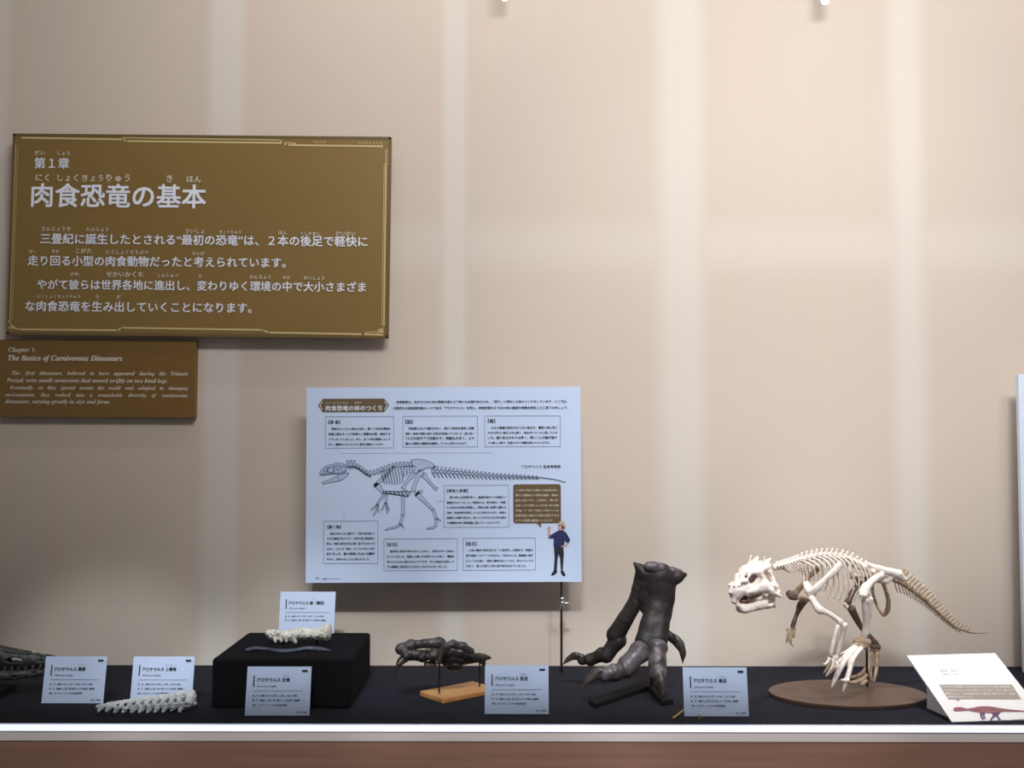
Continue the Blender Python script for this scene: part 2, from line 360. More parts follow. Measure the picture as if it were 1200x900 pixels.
# ------------------------------------------------------------------ chapter sign
def chapter_sign():
    B = Board(234, 277, 3.49, -.42)
    t = thing('chapter_sign', 'large brown chapter sign with gold border and white Japanese heading, high on the wall', 'sign', B.P(234, 397) + Vector((0, .015, 0)))
    B.slab(9, 156.5, 458.5, 396.5, .02).build('board', M_sign, t, bevel=.0015)
    for x in (60, 400):
        for y in (190, 360): MB().prism([B.P(x-8, y+8, -.02), B.P(x+8, y+8, -.02), B.P(x+8, y-8, -.02), B.P(x-8, y-8, -.02)], [B.P(x-8, y+8, -.05), B.P(x+8, y+8, -.05), B.P(x+8, y-8, -.05), B.P(x-8, y-8, -.05)]).build('wall_spacer', M_black, t)
    g = MB(); p = lambda u, v: B.P(u, v, .0012)
    rim = MB(); q = lambda u, v: B.P(u, v, .0008)
    frame(rim, 10.6, 158, 457, 395, 3.2, q); rim.build('border_band', M_signedge, t)
    stroke(g, [(20, 161.5), (140, 162.5), (144, 164.5), (330, 165), (335, 167.5), (448, 168)], 2.2, p)
    stroke(g, [(140, 160.5), (325, 161.5), (331, 164.5), (345, 165.5)], 1.3, p)
    stroke(g, [(452.5, 172), (453, 382), (446, 391)], 1.7, p); stroke(g, [(450.5, 190), (450.5, 381)], .7, p)
    stroke(g, [(13, 168), (13, 382)], .8, p); stroke(g, [(15.5, 176), (15.5, 378)], .5, p)
    stroke(g, [(11, 386), (24, 390), (140, 390), (145, 387), (310, 388), (318, 391), (428, 392), (452, 392.5)], 2.1, p)
    stroke(g, [(428, 392.6), (433, 389.5), (444, 389.3), (452, 383)], 1.0, p); g.poly([p(447, 390), p(452.6, 390.3), p(452.6, 385)])
    stroke(g, [(11, 380), (18, 387)], 1.0, p); g.poly([p(10.5, 384), p(10.5, 389), p(16, 389)])
    for i in range(7): stroke(g, [(420 + i*4.2, 163), (422.5 + i*4.2, 165.6)], .8, p)
    for i in range(4): stroke(g, [(366 + i*4, 162.3), (368.5 + i*4, 164.6)], .8, p)
    for i in range(5): stroke(g, [(452.3, 171 + i*3.6), (454.6, 175 + i*3.6)], .8, p)
    g.build('border_ornament', M_gold, t)
    p = lambda u, v: B.P(u, v, .0022); reads = {}
    def ln(key, s_, a, y, b, bold, res):
        L = MB(); line(L, s_, a, y, b, p, bold, res); reads[key] = (L.build('lettering', M_letter, t), MB())
    ln(0, '第１章', 36, 197.3, 77, .010, 2)
    ln(1, '肉食恐竜の基本', 34, 241.6, 240, .017, 3)
    ln(2, '三畳紀に誕生したとされる“最初の恐竜”は、２本の後足で軽快に', 46, 287.2, 432, .014, 2)
    ln(3, '走り回る小型の肉食動物だったと考えられています。', 32, 313.2, 336, .014, 2)
    ln(4, 'やがて彼らは世界各地に進出し、変わりゆく環境の中で大小さまざま', 44, 341.2, 431, .014, 2)
    ln(5, 'な肉食恐竜を生み出していくことになります。', 31, 367.2, 297, .014, 2)
    def f(key, *its):
        for s_, a, y, b in its: line(reads[key][1], s_, a, y, b, p, .014, 1)
    f(0, ('だい', 36, 182, 48), ('しょう', 63, 182, 77.5))
    f(1, ('にく', 38, 213, 54), ('しょく', 64, 213, 88), ('きょう', 93, 213, 118), ('りゅう', 122, 213, 150), ('き', 193, 213, 200), ('ほん', 217, 213, 234))
    f(2, ('さんじょうき', 47, 272.5, 81), ('たんじょう', 100, 272.5, 126), ('さいしょ', 217, 274, 239), ('きょうりゅう', 257, 274, 283), ('ほん', 327, 274.5, 337), ('うしろあし', 353, 275, 376), ('けいかい', 395, 275, 418))
    f(3, ('はし', 33, 299, 41), ('まわ', 60, 299, 69), ('こがた', 88, 299, 107), ('にくしょくどうぶつ', 124, 299.5, 174), ('かんが', 226, 300, 240))
    f(4, ('かれ', 83, 326, 93), ('せかいかくち', 125, 326.5, 168), ('しんしゅつ', 186, 326.5, 210), ('か', 234, 327, 238), ('かんきょう', 294, 327.5, 319), ('なか', 333, 327.5, 342), ('だいしょう', 358, 328, 382))
    f(5, ('にくしょくきょうりゅう', 45, 352.5, 95), ('う', 113, 353, 117), ('だ', 138, 353, 143))
    for o, R in reads.values(): R.build('reading_lettering', M_letter2, o)
chapter_sign()

def text_sign():
    B = Board(113, 445, 3.51, -.15)
    t = thing('text_sign', 'smaller brown sign with white English italic text below the big chapter sign', 'sign', B.P(113, 490) + Vector((0, .01, 0)))
    B.slab(-2, 399, 229, 490, .028).build('board', M_sign2, t, bevel=.001)
    L = MB(); p = lambda u, v: B.P(u, v, .0015); z = italic_serif
    line(L, z('Chapter 1:'), 9, 413.5, 41, p, .01, 2)
    line(L, z('The Basics of Carnivorous Dinosaurs'), 9, 423.6, 143, p, .014, 2)
    def just(words, x0, x1, y, em):
        ws = [(lambda v: max(q[0] for q in v[0]) - min(q[0] for q in v[0]))(glyphs(z(w_), .004, 1)) * em for w_ in words]
        gap = (x1 - x0 - sum(ws)) / max(len(words) - 1, 1); x = x0
        for w_, k in zip(words, ws): line(L, z(w_), x, y, x + k, p, .004, 1, em=em); x += k + gap
    just('The first dinosaurs, believed to have appeared during the Triassic'.split(), 14, 221, 440.5, 6.6)
    line(L, z('Period, were small carnivores that moved swiftly on two hind legs.'), 8, 449.2, 197, p, .004, 1)
    just('Eventually, as they spread across the world and adapted to changing'.split(), 12, 221, 457.5, 6.3)
    just('environments, they evolved into a remarkable diversity of carnivorous'.split(), 7, 220.5, 466, 6.3)
    line(L, z('dinosaurs, varying greatly in size and form.'), 7, 474, 130, p, .004, 1)
    L.build('lettering', M_letter2, t)
text_sign()

# ------------------------------------------------------------------ anatomy poster on its pole
def poster():
    Y = 3.42; B = Board(520, 567.5, Y, .33); pole_x = 658.5
    foot = at(pole_x, 782, 3.44); foot.z = SHELF
    t = thing('anatomy_poster', 'white poster with dinosaur skeleton drawing and text boxes, held up by a thin pole', 'poster', foot)
    B.slab(359.5, 454, 680.5, 681.2, .008).build('board', M_poster, t)
    pole = MB(); top = at(pole_x, 560, 3.44); pole.tube([(foot.x, 3.44, SHELF + .002), (foot.x, 3.44, top.z)], [.0038, .0038], 10, 1)
    po = pole.build('support_pole', M_rod, t, smooth=True)
    c = at(pole_x + .5, 709, 3.437); cl = MB(); cl.tube([c - Vector((0, 0, .011)), c + Vector((0, 0, .011))], [.0075, .0075], 12, 1); cl.tube([c + Vector((0, -.004, .006)), c + Vector((.02, -.006, .006))], [.004, .0045], 8, 1); cl.tube([c + Vector((0, 0, .018)), c + Vector((0, 0, .022))], [.009, .009], 12, 1)
    cl.build('clamp', M_chrome, po, smooth=True)
    p = lambda u, v: B.P(u, v, .001); p2 = lambda u, v: B.P(u, v, .0018)
    def K(u, v): return (350 + u/3.529, 440 + v/3.529)
    # heading plaque
    h = MB(); xs = [373, 378.5, 450.5, 456.3, 450.5, 378.5]; ys = [475, 467.2, 467.2, 475, 482.9, 482.9]
    h.poly([p(a, b) for a, b in zip(xs, ys)][::-1]); hp = h.build('heading_plaque', M_plaque, t)
    L = MB(); line(L, '肉食恐竜の体のつくり', 382, 480.9, 448, p2, .02, 2); line(L, 'にくしょくきょうりゅう', 383, 473, 409, p2); line(L, 'からだ', 416, 473, 424, p2)
    stroke(L, [(378, 470.5), (375.3, 475), (378, 479.8)], .7, p2); stroke(L, [(451, 470.5), (454, 475), (451, 479.8)], .7, p2)
    L.build('heading_lettering', M_letter, hp)
    # text
    T = MB()
    line(T, '肉食動物は、生きるために他の動物を捕らえて食べる必要があるため、「狩り」に特化した体のつくりをしています。ここでは、', 465, 472.7, 665, p, .02)
    line(T, '代表的な大型肉食恐竜の一つである「アロサウルス」を例に、肉食恐竜ならではの体の構造や特徴を部位ごとに見てみましょう。', 461, 480, 666, p, .02)
    line(T, 'アロサウルス 全身骨格図', 611, 549, 656.5, p, .01)
    boxes = [
     (381.7, 488.2, 461.6, 525, '【頭 骨】', 385, 399, 496.4, [503.6, 509.8, 515.8, 521.7], 385.5, 458,
      ['　頭骨はたくさんの骨から成り、軽くて丈夫な構造を', '骨格に集めることで効率よく衝撃を分散・吸収する', 'ようになっていました。また、あごの骨は関節によって', 'おり、獲物をのみこむときに便利な構造といえます。']),
     (472.4, 488.2, 559.7, 524.2, '【脳】', 475.5, 484, 496.4, [503.6, 509.6, 515.4, 521.2], 475.5, 556,
      ['　爬虫類と比べて脳が大きく、周りの状況を素早く判断', '視覚・嗅覚や運動に関する部位が発達していました。脳に近い', '「小さな目やアゴを動かす」神経も大きく、より', '優れた感覚や運動性を獲得していたと考えられます。']),
     (568.2, 488.2, 656.6, 524.2, '【歯】', 572, 580.5, 495.8, [503.2, 509, 514.9, 520.6], 572, 653,
      ['　ふちの鋸歯は肉を切るときに役立ち、獲物の体に深く', '大きな平たい歯は十分に鋭く、肉を切りさくのに適していま', 'した。歯の生えかわりは早く、使いこんだ歯が抜け', 'ても新しい歯で、生涯にわたり機能を保ったといえます。']),
     (520.6, 569, 596, 617.7, '【骨格と気嚢】', 524, 548.5, 576.8, [584, 590, 595.8, 601.7, 607.6, 613.5], 523.8, 593,
      ['　骨の中には空洞が多く、強度を保ちつつ効率よく', '軽量化されていました。空洞内には、肺や袋状の「気嚢」', 'とよばれる空気が発達し、呼吸の高い効率と優れた', '体温・冷却効率を実現していたと考えられます。骨格の', '軽量化と気嚢の両方は、鳥へとつながるさまざまな進化', 'や高機能な体の運動機能に進んでいったようです。']),
     (380.3, 610, 443.5, 659, '【腹と胸】', 384.5, 400.5, 618.2, [625.4, 631.2, 637.1, 643, 649, 655], 384, 440,
      ['　前肢の骨がつなぐ胸元で、下側の体内部にも', '大きな胸骨があります。叉骨や烏口骨板状の', '骨は、前肢の動きを支え強く曲げるはたらき', 'があり、ふちには「腹骨」というやや平たい骨が', 'ありました。腹の骨格には主に内臓を', '守られ、空気の出し入れに役立ちました。']),
     (450.6, 630.7, 536, 667.5, '【前足】', 454, 466, 639, [646.2, 652.4, 658.4, 664.2], 454, 532.5,
      ['　基本的に前足で歩かれることはなく、前足は大きく自由に', 'なっていました。発達した鋭い爪を持つものが多く、獲物を', '押さえるために使われたようですが、中には前足が退化して', 'では獲物に前足がとどかなくなるものもいました。']),
     (542.7, 630.4, 626.9, 667.3, '【後足】', 546, 558.5, 638.6, [645.4, 651.5, 657.6, 663.6], 546, 624,
      ['　２本の後足で体を支える「二足歩行」が基本で、体重は', '腿や地面につけて「つま先立ち」で歩きました。獣脚類の後足', 'にとっては力強く、俊敏に獲物を追うことから、狩りにとっても', '大きく、鳥とも似た３本の指で体を支えていました。'])]
    fr_ = MB()
    for (x0, y0, x1, y1, ti, tx0, tx1, ty, ys_, lx0, lx1, ls) in boxes:
        frame(fr_, x0, y0, x1, y1, .45, p); line(T, ti, tx0, ty, tx1, p, .008)
        for i, (y, s) in enumerate(zip(ys_, ls)):
            xa = lx0 + (3.6 if s[0] == '　' else 0); xb = lx1 if i < len(ls) - 1 or len(ls) == 6 and False else lx0 + (lx1 - lx0) * .9
            line(T, s.strip('　'), xa, y, xb, p, .022)
    stroke(fr_, [(398, 531.2), (577, 531.2)], .25, p); stroke(fr_, [K(570, 520), K(602, 520)], .25, p); stroke(fr_, [K(190, 560), K(190, 600)], .2, p)
    fr_.build('text_box_border', M_inkl, t)
    line(T, '協力', 371, 677, 376.5, p); line(T, '〇〇', 379.5, 677.6, 384, p, .06); line(T, 'Allosaurus fragilis', 385, 677, 400, p)
    T.build('lettering', M_ink, t)
    # speech bubble
    b = MB(); r = 2.0
    pts = [(601.3+r, 568), (656.9-r, 568), (656.9, 568+r), (656.9, 613.4-r), (656.9-r, 613.4), (633.6, 613.4), (633.8, 618.6), (628.6, 613.4), (601.3+r, 613.4), (601.3, 613.4-r), (601.3, 568+r)]
    b.poly([p(*q) for q in pts][::-1]); bo = b.build('speech_bubble', M_plaque, t)
    L = MB()
    for i, s in enumerate(['この展示の骨格には最新の大型肉食恐竜の、', '優れた運動能力の特徴を観察、骨格の', '進化に迫ります。二足歩行、“鋭い目”', '発達した足“気嚢をふくめた軽い体の骨格', '「肉食」や「狩りに特化した体のしくみ」', '肉食恐竜の進化や生態を発見できる', 'とても貴重な機会といえます。']):
        line(L, s, 604, 576 + i*5.9, 654.5 if i < 6 else 648, p2, .012)
    L.build('bubble_lettering', M_letter2, bo)
    # drawn skeleton
    def C(u, v): return (370 + u/7.5, 530 + v/7.5)
    Fm = MB(); I = MB()
    def shape(pts, wd=.42, fill=True, cv=C):
        q = [cv(*a) for a in pts]
        if fill: Fm.poly([p(*a) for a in q][::-1])
        stroke(I, q + [q[0]], wd, p2)
    def limb(pts, wds, cv=C):
        L_ = []; R_ = []
        for i, (a, w_) in enumerate(zip(pts, wds)):
            b0 = pts[max(i-1, 0)]; b1 = pts[min(i+1, len(pts)-1)]; dx, dy = b1[0]-b0[0], b1[1]-b0[1]; l = math.hypot(dx, dy); nx, ny = -dy/l*w_, dx/l*w_
            L_.append((a[0]+nx, a[1]+ny)); R_.append((a[0]-nx, a[1]-ny))
        for i in range(len(pts)-1): Fm.quad(p(*cv(*L_[i])), p(*cv(*L_[i+1])), p(*cv(*R_[i+1])), p(*cv(*R_[i])))
        stroke(I, [cv(*a) for a in L_ + R_[::-1] + [L_[0]]], .38, p2)
    shape([(40, 178), (55, 150), (100, 115), (160, 103), (180, 92), (240, 96), (275, 120), (278, 160), (250, 185), (215, 178), (150, 190), (60, 200), (42, 195)])
    for hole in ([(70, 170), (95, 135), (118, 130), (100, 168)], [(105, 165), (125, 130), (160, 125), (165, 160), (140, 180)], [(180, 115), (205, 110), (215, 140), (195, 160)], [(225, 120), (260, 125), (262, 165), (240, 172)]):
        shape(hole, .5, False)
    stroke(I, [C(165, 110), C(170, 185)], .5, p2); stroke(I, [C(50, 190), C(160, 180), C(215, 190)], .6, p2)
    shape([(62, 258), (120, 240), (150, 225), (200, 200), (240, 185), (300, 180), (270, 215), (215, 250), (150, 258), (75, 275), (62, 268)])
    stroke(I, [C(190, 215), C(215, 240)], .4, p2)
    neck = [(285, 112), (315, 108), (345, 112), (375, 128), (400, 145), (425, 165), (450, 180), (480, 185), (515, 180), (548, 170), (580, 155), (612, 143), (645, 132), (680, 123), (712, 116), (745, 112), (778, 110), (810, 110), (840, 112)]
    for i, (a, b_) in enumerate(neck):
        sl = 25 if i < 7 else 5; hh = 42 if i < 3 else 26
        shape([(a-12, b_-10), (a-6, b_-hh), (a+6, b_-hh), (a+10, b_-8), (a+14, b_+14), (a-8, b_+14)], .5)
        if i < 8: stroke(I, [C(a-2, b_+14), C(a+sl, b_+36)], .6, p2); stroke(I, [C(a+6, b_+10), C(a+sl+8, b_+26)], .5, p2)
    for i in range(12):
        a = 575 + i*25; y0 = 165 - i*4.5; L_ = 140 - abs(i-5)*6
        q = [(a, y0), (a+14, y0+L_*.45), (a+34 - i*2.2, y0+L_)] if i < 8 else [(a, y0), (a+6, y0+45), (a+2, y0+85-(i-8)*8)]
        limb(q, [5, 4, 2.5])
    limb([(690, 125), (620, 205), (540, 275), (520, 300)], [8, 12, 14, 10]); shape([(512, 280), (545, 265), (585, 300), (600, 345), (590, 360), (545, 320)])
    shape([(595, 340), (660, 342), (740, 345), (800, 338), (835, 350), (815, 388), (760, 378), (680, 366), (600, 358)], .9)
    for i in range(6): stroke(I, [C(620+i*35, 346), C(640+i*34, 366 + i*3)], 1.0, p2)
    limb([(600, 372), (560, 430), (545, 455)], [11, 8, 9]); limb([(625, 375), (622, 430), (620, 450)], [11, 8, 8])
    for pts in ([(545, 450), (515, 485), (488, 508)], [(548, 455), (535, 510), (514, 555)], [(552, 455), (556, 500), (553, 528)], [(615, 440), (598, 478), (580, 512)], [(620, 445), (626, 495), (634, 535)], [(628, 445), (640, 480), (650, 513)]):
        limb(pts, [6, 5, 1.5])
    shape([(840, 68), (900, 60), (970, 70), (1020, 92), (1060, 130), (1030, 140), (985, 135), (930, 160), (880, 190), (865, 170), (880, 130), (850, 110)])
    limb([(865, 190), (820, 235), (785, 290), (770, 318)], [18, 15, 10, 20]); limb([(950, 195), (985, 240), (1040, 305), (1068, 325)], [26, 12, 9, 16])
    limb([(935, 165), (900, 220), (870, 290), (860, 345)], [26, 16, 15, 22]); limb([(890, 360), (930, 400), (990, 460), (1035, 505)], [24, 17, 12, 11])
    limb([(880, 375), (910, 350), (940, 340)], [10, 10, 12]); limb([(1035, 505), (1050, 545), (1060, 590)], [14, 11, 12]); limb([(1060, 590), (1058, 640), (1030, 660), (978, 670)], [12, 12, 9, 3]); limb([(1065, 575), (1085, 590), (1102, 597)], [7, 5, 2])
    limb([(768, 385), (772, 440), (770, 545)], [16, 13, 14]); limb([(768, 550), (755, 600), (745, 630)], [13, 11, 12]); limb([(745, 630), (705, 655), (655, 665), (612, 678)], [11, 9, 7, 2]); limb([(755, 625), (765, 645), (774, 662)], [6, 5, 2])
    # tail
    def K2(u, v): return (520 + u/5.625, 440 + v/5.625)
    tl = [(992, 150), (1050, 152), (1085, 158), (1120, 165)]
    tail = [(506 + i*4.62, float(np.interp(506 + i*4.62, [506, 540, 577, 610, 633, 650, 666], [552, 554.5, 558, 559.2, 560.3, 563, 567.5]))) for i in range(34)]
    for i, (a, y) in enumerate(tail):
        sz = 3.4 * (1 - i/37)
        cv = lambda u, v: (u, v)
        shape([(a, y-sz*.55), (a+4.0, y-sz*.5), (a+4.0, y+sz*.55), (a, y+sz*.6)], .38, True, cv)
        if i < 27:
            limb([(a+1.5, y-sz*.5), (a+3.2, y-sz*1.6)], [.6, .8], cv)
            limb([(a+1.5, y+sz*.7), (a+4.6, y+sz*2.3)], [.45, .3], cv)
    Fm.build('skeleton_fill', M_fill, t); I.build('skeleton_drawing', M_ink, t)
    # printed photograph of a person
    def Q(u, v): return (520 + u/6, 540 + v/6)
    def fig(name, polys, m, off, parent):
        b_ = MB()
        for pl in polys: b_.poly([B.P(*Q(*a), off) for a in pl][::-1])
        return b_.build(name, m, parent)
    body = fig('printed_person', [[(770, 590), (835, 590), (840, 650), (832, 760), (820, 775), (812, 680), (803, 655), (795, 690), (790, 770), (768, 775), (775, 680)],
        [(766, 770), (792, 768), (790, 785), (765, 803), (750, 802), (752, 793)], [(815, 770), (834, 768), (850, 795), (848, 808), (832, 806), (820, 790)]], M_trouser, .0012, t)
    fig('shirt', [[(800, 492), (835, 490), (860, 510), (884, 555), (878, 575), (858, 580), (848, 555), (840, 600), (768, 602), (770, 545), (738, 546), (728, 530), (760, 515)]], M_navy, .0018, body)
    fig('raised_hand', [[(735, 545), (742, 530), (744, 505), (748, 470), (736, 458), (727, 470), (730, 505), (728, 530)]], M_skin, .0022, body)
    fig('face', [[(803, 455), (830, 450), (840, 468), (830, 488), (812, 490), (800, 478)]], M_skin, .0022, body)
    fig('forearm', [[(862, 575), (876, 575), (856, 600), (822, 607), (822, 597), (845, 592)]], M_skin, .0022, body)
    fig('hair', [[(826, 450), (840, 452), (842, 476), (832, 486), (828, 470)], [(806, 452), (818, 450), (812, 458)]], M_trouser, .0026, body)
    fig('hat', [[(792, 452), (804, 446), (808, 430), (824, 423), (842, 430), (850, 446), (856, 470), (850, 484), (842, 466), (830, 452), (812, 450)]], M_hat, .003, body)
poster()

# ------------------------------------------------------------------ small label cards
def label_card(cx, by, Y, title, furi, fx, lines, label, z0=SHELF, corner=True):
    base = at(cx, by, Y); base.z = z0
    W, H, T = .173, .127, .003
    t = thing('label_card', label, 'label', base, 'specimen label cards')
    lean = math.radians(11)
    up = Vector((0, math.sin(lean), math.cos(lean))); nrm = Vector((0, -math.cos(lean), math.sin(lean)))
    o = base + Vector((-W/2, 0, .0012)) + nrm * 0
    def P(u, v, off=0.): return o + Vector((u / 73 * W, 0, 0)) + up * ((53 - v) / 53 * H) + nrm * off
    MB().prism([P(0, 53, -T), P(73, 53, -T), P(73, 0, -T), P(0, 0, -T)], [P(0, 53), P(73, 53), P(73, 0), P(0, 0)]).build('card', M_card, t)
    s = MB(); a = P(15, 53, -T); b = P(58, 53, -T); ta = P(15, 18, -T); tb = P(58, 18, -T); q = Vector((0, .065, 0)); 
    fa = Vector((a.x, a.y, z0 + .0005)) + q; fb = Vector((b.x, b.y, z0 + .0005)) + q
    s.prism([ta, tb, fb, fa], [ta + Vector((0, .004, 0)), tb + Vector((0, .004, 0)), fb + Vector((0, .004, 0)), fa + Vector((0, .004, 0))])
    s.build('back_strut', M_cardedge, t)
    L = MB(); p = lambda u, v: P(u, v, .0008)
    wd = 6.3 * len(title.replace(' ', '')) * .68 if False else None
    line(L, title, 11.5, 16.2, fx, p, .026, 2); line(L, furi[0], furi[1], 10.8, furi[2], p)
    line(L, 'Allosaurus fragilis', 12, 22.4, 34.5, p, .0, 1, .3)
    rect(L, 7.6, 9.8, 9, 22.3, p)
    if corner: rect(L, 62.5, 3.6, 69, 6, p)
    stroke(L, [(8, 26.6), (65, 26.6)], .35, p)
    for i, (tx, x1) in enumerate(lines): line(L, tx, 8, 32.4 + i*5.05, x1, p, .015)
    line(L, '協力：恐竜館', 58.5, 50, 69.5, p, .01)
    L.build('lettering', M_ink, t)
    return t
BODY = [('産　地　米国ワイオミング州・ユタ州、コロラド州産', 58), ('時　代　後期ジュラ紀（約１億５０００万年前）獣脚類', 61.5), ('全長　およそ８～１２ｍの大型肉食恐竜', 47)]
label_card(85.2, 824.5, 3.03, 'アロサウルス 頭骨', ('とうこつ', 40, 49), 48.5, BODY, 'leftmost white label card, in front of the dark skull')
label_card(189, 824.8, 3.03, 'アロサウルス 上顎骨', ('じょうがくこつ', 39, 52), 52, BODY, 'white label card behind the bleached jaw bone with holes')
label_card(359.3, 743.5, 3.36, 'アロサウルス 脳（模型）', ('のう', 43, 46), 59, BODY[:2], 'white label card behind the white cast on top of the black box', SHELF + .136, False)
label_card(325.3, 838, 2.90, 'アロサウルス 叉骨', ('さこつ', 41, 48), 49, BODY, 'white label card leaning in front of the black box')
label_card(606.2, 836, 2.92, 'アロサウルス 前足', ('まえあし', 40, 48.5), 49.5, BODY, 'white label card in front of the wooden block with the fossil claws')
label_card(840.5, 838, 2.90, 'アロサウルス 後足', ('うしろあし', 40, 48.5), 49.5, BODY, 'white label card between the big dark foot and the brown disc')

# ------------------------------------------------------------------ black box and what lies on it
BX = (-.826, -.442, 2.976, 3.38); BT = SHELF + .136
bx = MB().box((BX[0], BX[2], SHELF), (BX[1], BX[3], BT)).build('display_box', M_box, shift=((BX[0]+BX[1])/2, (BX[2]+BX[3])/2, SHELF), bevel=.008)
tag(bx, 'square black felt covered box standing on the shelf under the small white cast', 'box')

def px_part(sdf, name, m, parent, Y, sc, oz=0):
    """sdf in pixel units (x right, y depth, z up = -py) placed at depth Y"""
    return sdf.into(name, m, parent, lambda p: at(p.x, -p.z, Y) + Vector((0, p.y * sc, oz)))

def brain():
    Y = 3.19; sc = Y / F; b = at(350, 754, Y); b.z = BT
    t = thing('brain_cast', 'white plaster brain cast lying on the black box in front of its label', 'cast', b)
    s = SDF((308, -16, -762), (394, 16, -728), .55)
    s.ell((320, 0, -744), (7.5, 8, 5.5)); s.ell((316, -2, -741.5), (4, 5, 3.6), 2); s.ell((327, -3, -741), (4, 5, 3), 2); s.cone((322, 0, -747), (345, 0, -745), 4.5, 7, 2)
    s.ell((337, 0, -745), (9, 9, 5.5), 2); s.ell((352, 0, -742.5), (11, 9, 6.5), 3); s.ell((356, -3, -738.5), (5, 5, 3.5), 2)
    s.cone((360, 0, -743.5), (380, 0, -743), 5, 6.5, 4, (1, .6, 1)); s.cone((372, 0, -744), (384, 0, -741), 4.5, 8, 2, (1.6, .5, .8)); s.cone((386, -6, -736), (386.5, 2, -749), 1.4, 1.2, 1)
    for x in (324, 331, 337, 347): s.cone((x, -5, -748), (x + .5, -6, -751.2 + (x % 3)*.6), 2.6, 1.6, 1.5)
    s.cone((343, -2, -748.5), (348, -5, -752), 2.6, 2, 1.4)
    s.cut_ell((324.5, -8, -741), (1.6, 4, 1.3), .4); s.cut_ell((320.5, -8, -744), (1.5, 3, 1), .4); s.cut_cone((330, -9, -741.5), (339, -9, -739.5), 1, 1.3, .4); s.cut_cone((338, -10, -746), (346, -10, -743), .7, .6, .3)
    s.cut_cone((354, -12, -747.5), (385, -10, -748), 1.2, 3.6, .6); s.noise(.35, .9)
    px_part(s, 'lobes', M_plaster, t, Y, sc)
    st = MB(); st.tube([at(333, 752, Y), (at(333, 752, Y).x, Y, BT)], [.002, .003], 8, 1); st.tube([at(372, 748, Y), (at(372, 748, Y).x, Y, BT)], [.002, .003], 8, 1); st.build('support_pin', M_black, t)
brain()
def furcula():
    pts = [(290, 762.5, 3.07), (300, 760.5, 3.09), (312, 761.5, 3.09), (322, 764.5, 3.07), (333, 766.3, 3.055), (345, 763, 3.07), (360, 760.5, 3.09), (374, 761.5, 3.09), (388, 764, 3.07)]
    P = [at(*q) for q in pts]; low = min(p.z for p in P); P = [Vector((p.x, p.y, max(p.z, BT + .004))) for p in P]
    b = MB().tube(P, [.007, .0085, .007, .0075, .010, .0075, .009, .0095, .003], 10, 5, .7, (0, 0, 1))
    o = b.build('wishbone_fossil', M_slate, shift=(P[4].x, P[4].y, BT), smooth=True)
    tag(o, 'slate grey wavy wishbone lying on the black box near its front edge', 'fossil bone')
furcula()

def maxilla():
    Y = 2.955; sc = Y / F; b = at(170, 834, Y); b.z = SHELF
    t = thing('upper_jaw_fossil', 'long bleached jaw bone with rows of tooth holes lying before two labels', 'fossil bone', b)
    s = SDF((108, -14, -842), (236, 14, -804), .6)
    s.cone((115, 0, -829), (160, 0, -827), 2.2, 5.2, 0, (1, .8, 1)); s.cone((160, 0, -827), (222, 0, -822.5), 5.2, 7.5, 3, (1, .8, 1)); s.cone((170, 1, -823), (224, 1, -817), 3, 6.5, 3, (1, 1, 1))
    s.cone((126, 3, -826), (226, 4, -811.8), 1.5, 2.2, 2); s.cone((222, 0, -823), (230.5, -2, -825), 4.5, 1.6, 2)
    x = 122
    for i in range(11):
        z = -829.5 - min(i, 4)*.7 + max(0, i-5)*.75; L_ = (3.4, 2.2, 4.2, 2.8)[i % 4]; s.cone((x, -5, z + 2), (x - 2.4, -8, z - L_ + 1), 3.6, 2.2, 1.2); x += 9.4
    for i in range(9):
        cx = 136 + i*9.8; s.cut_cone((cx, -18, -826 + i*.75), (cx + 4.6, -3, -825 + i*.85), 2.3 + .12*i, 2.0, .4); s.cut_cone((cx + 2.6, -18, -824.6 + i*.8), (cx + 3.4, 14, -829.5 + i*.7), 1.8 + .1*i, 1.7, .3)
    for i in range(7):
        cx = 158 + i*9.8; s.cut_ell((cx, -8, -821 + i*1.0), (3.4, 7, 1.5), .4, [(.94, 0, -.34), (0, 1, 0), (.34, 0, .94)])
    s.cut_ell((152, -8, -831.5), (3.6, 4, 1), .3); s.cut_ell((204, -10, -829.5), (3.4, 5, 1.4), .3); s.cut_ell((222, -10, -824.5), (3, 6, 2.4), .4); s.cut_ell((238, 0, -812), (9, 20, 12), .4)
    s.noise(.3, .8)
    px_part(s, 'jaw_bone', M_maxilla, t, Y, sc)
    st = MB().box((b.x - .06, Y - .012, SHELF), (b.x + .09, Y + .012, SHELF + .014)); st.build('support_block', M_black, t)
maxilla()

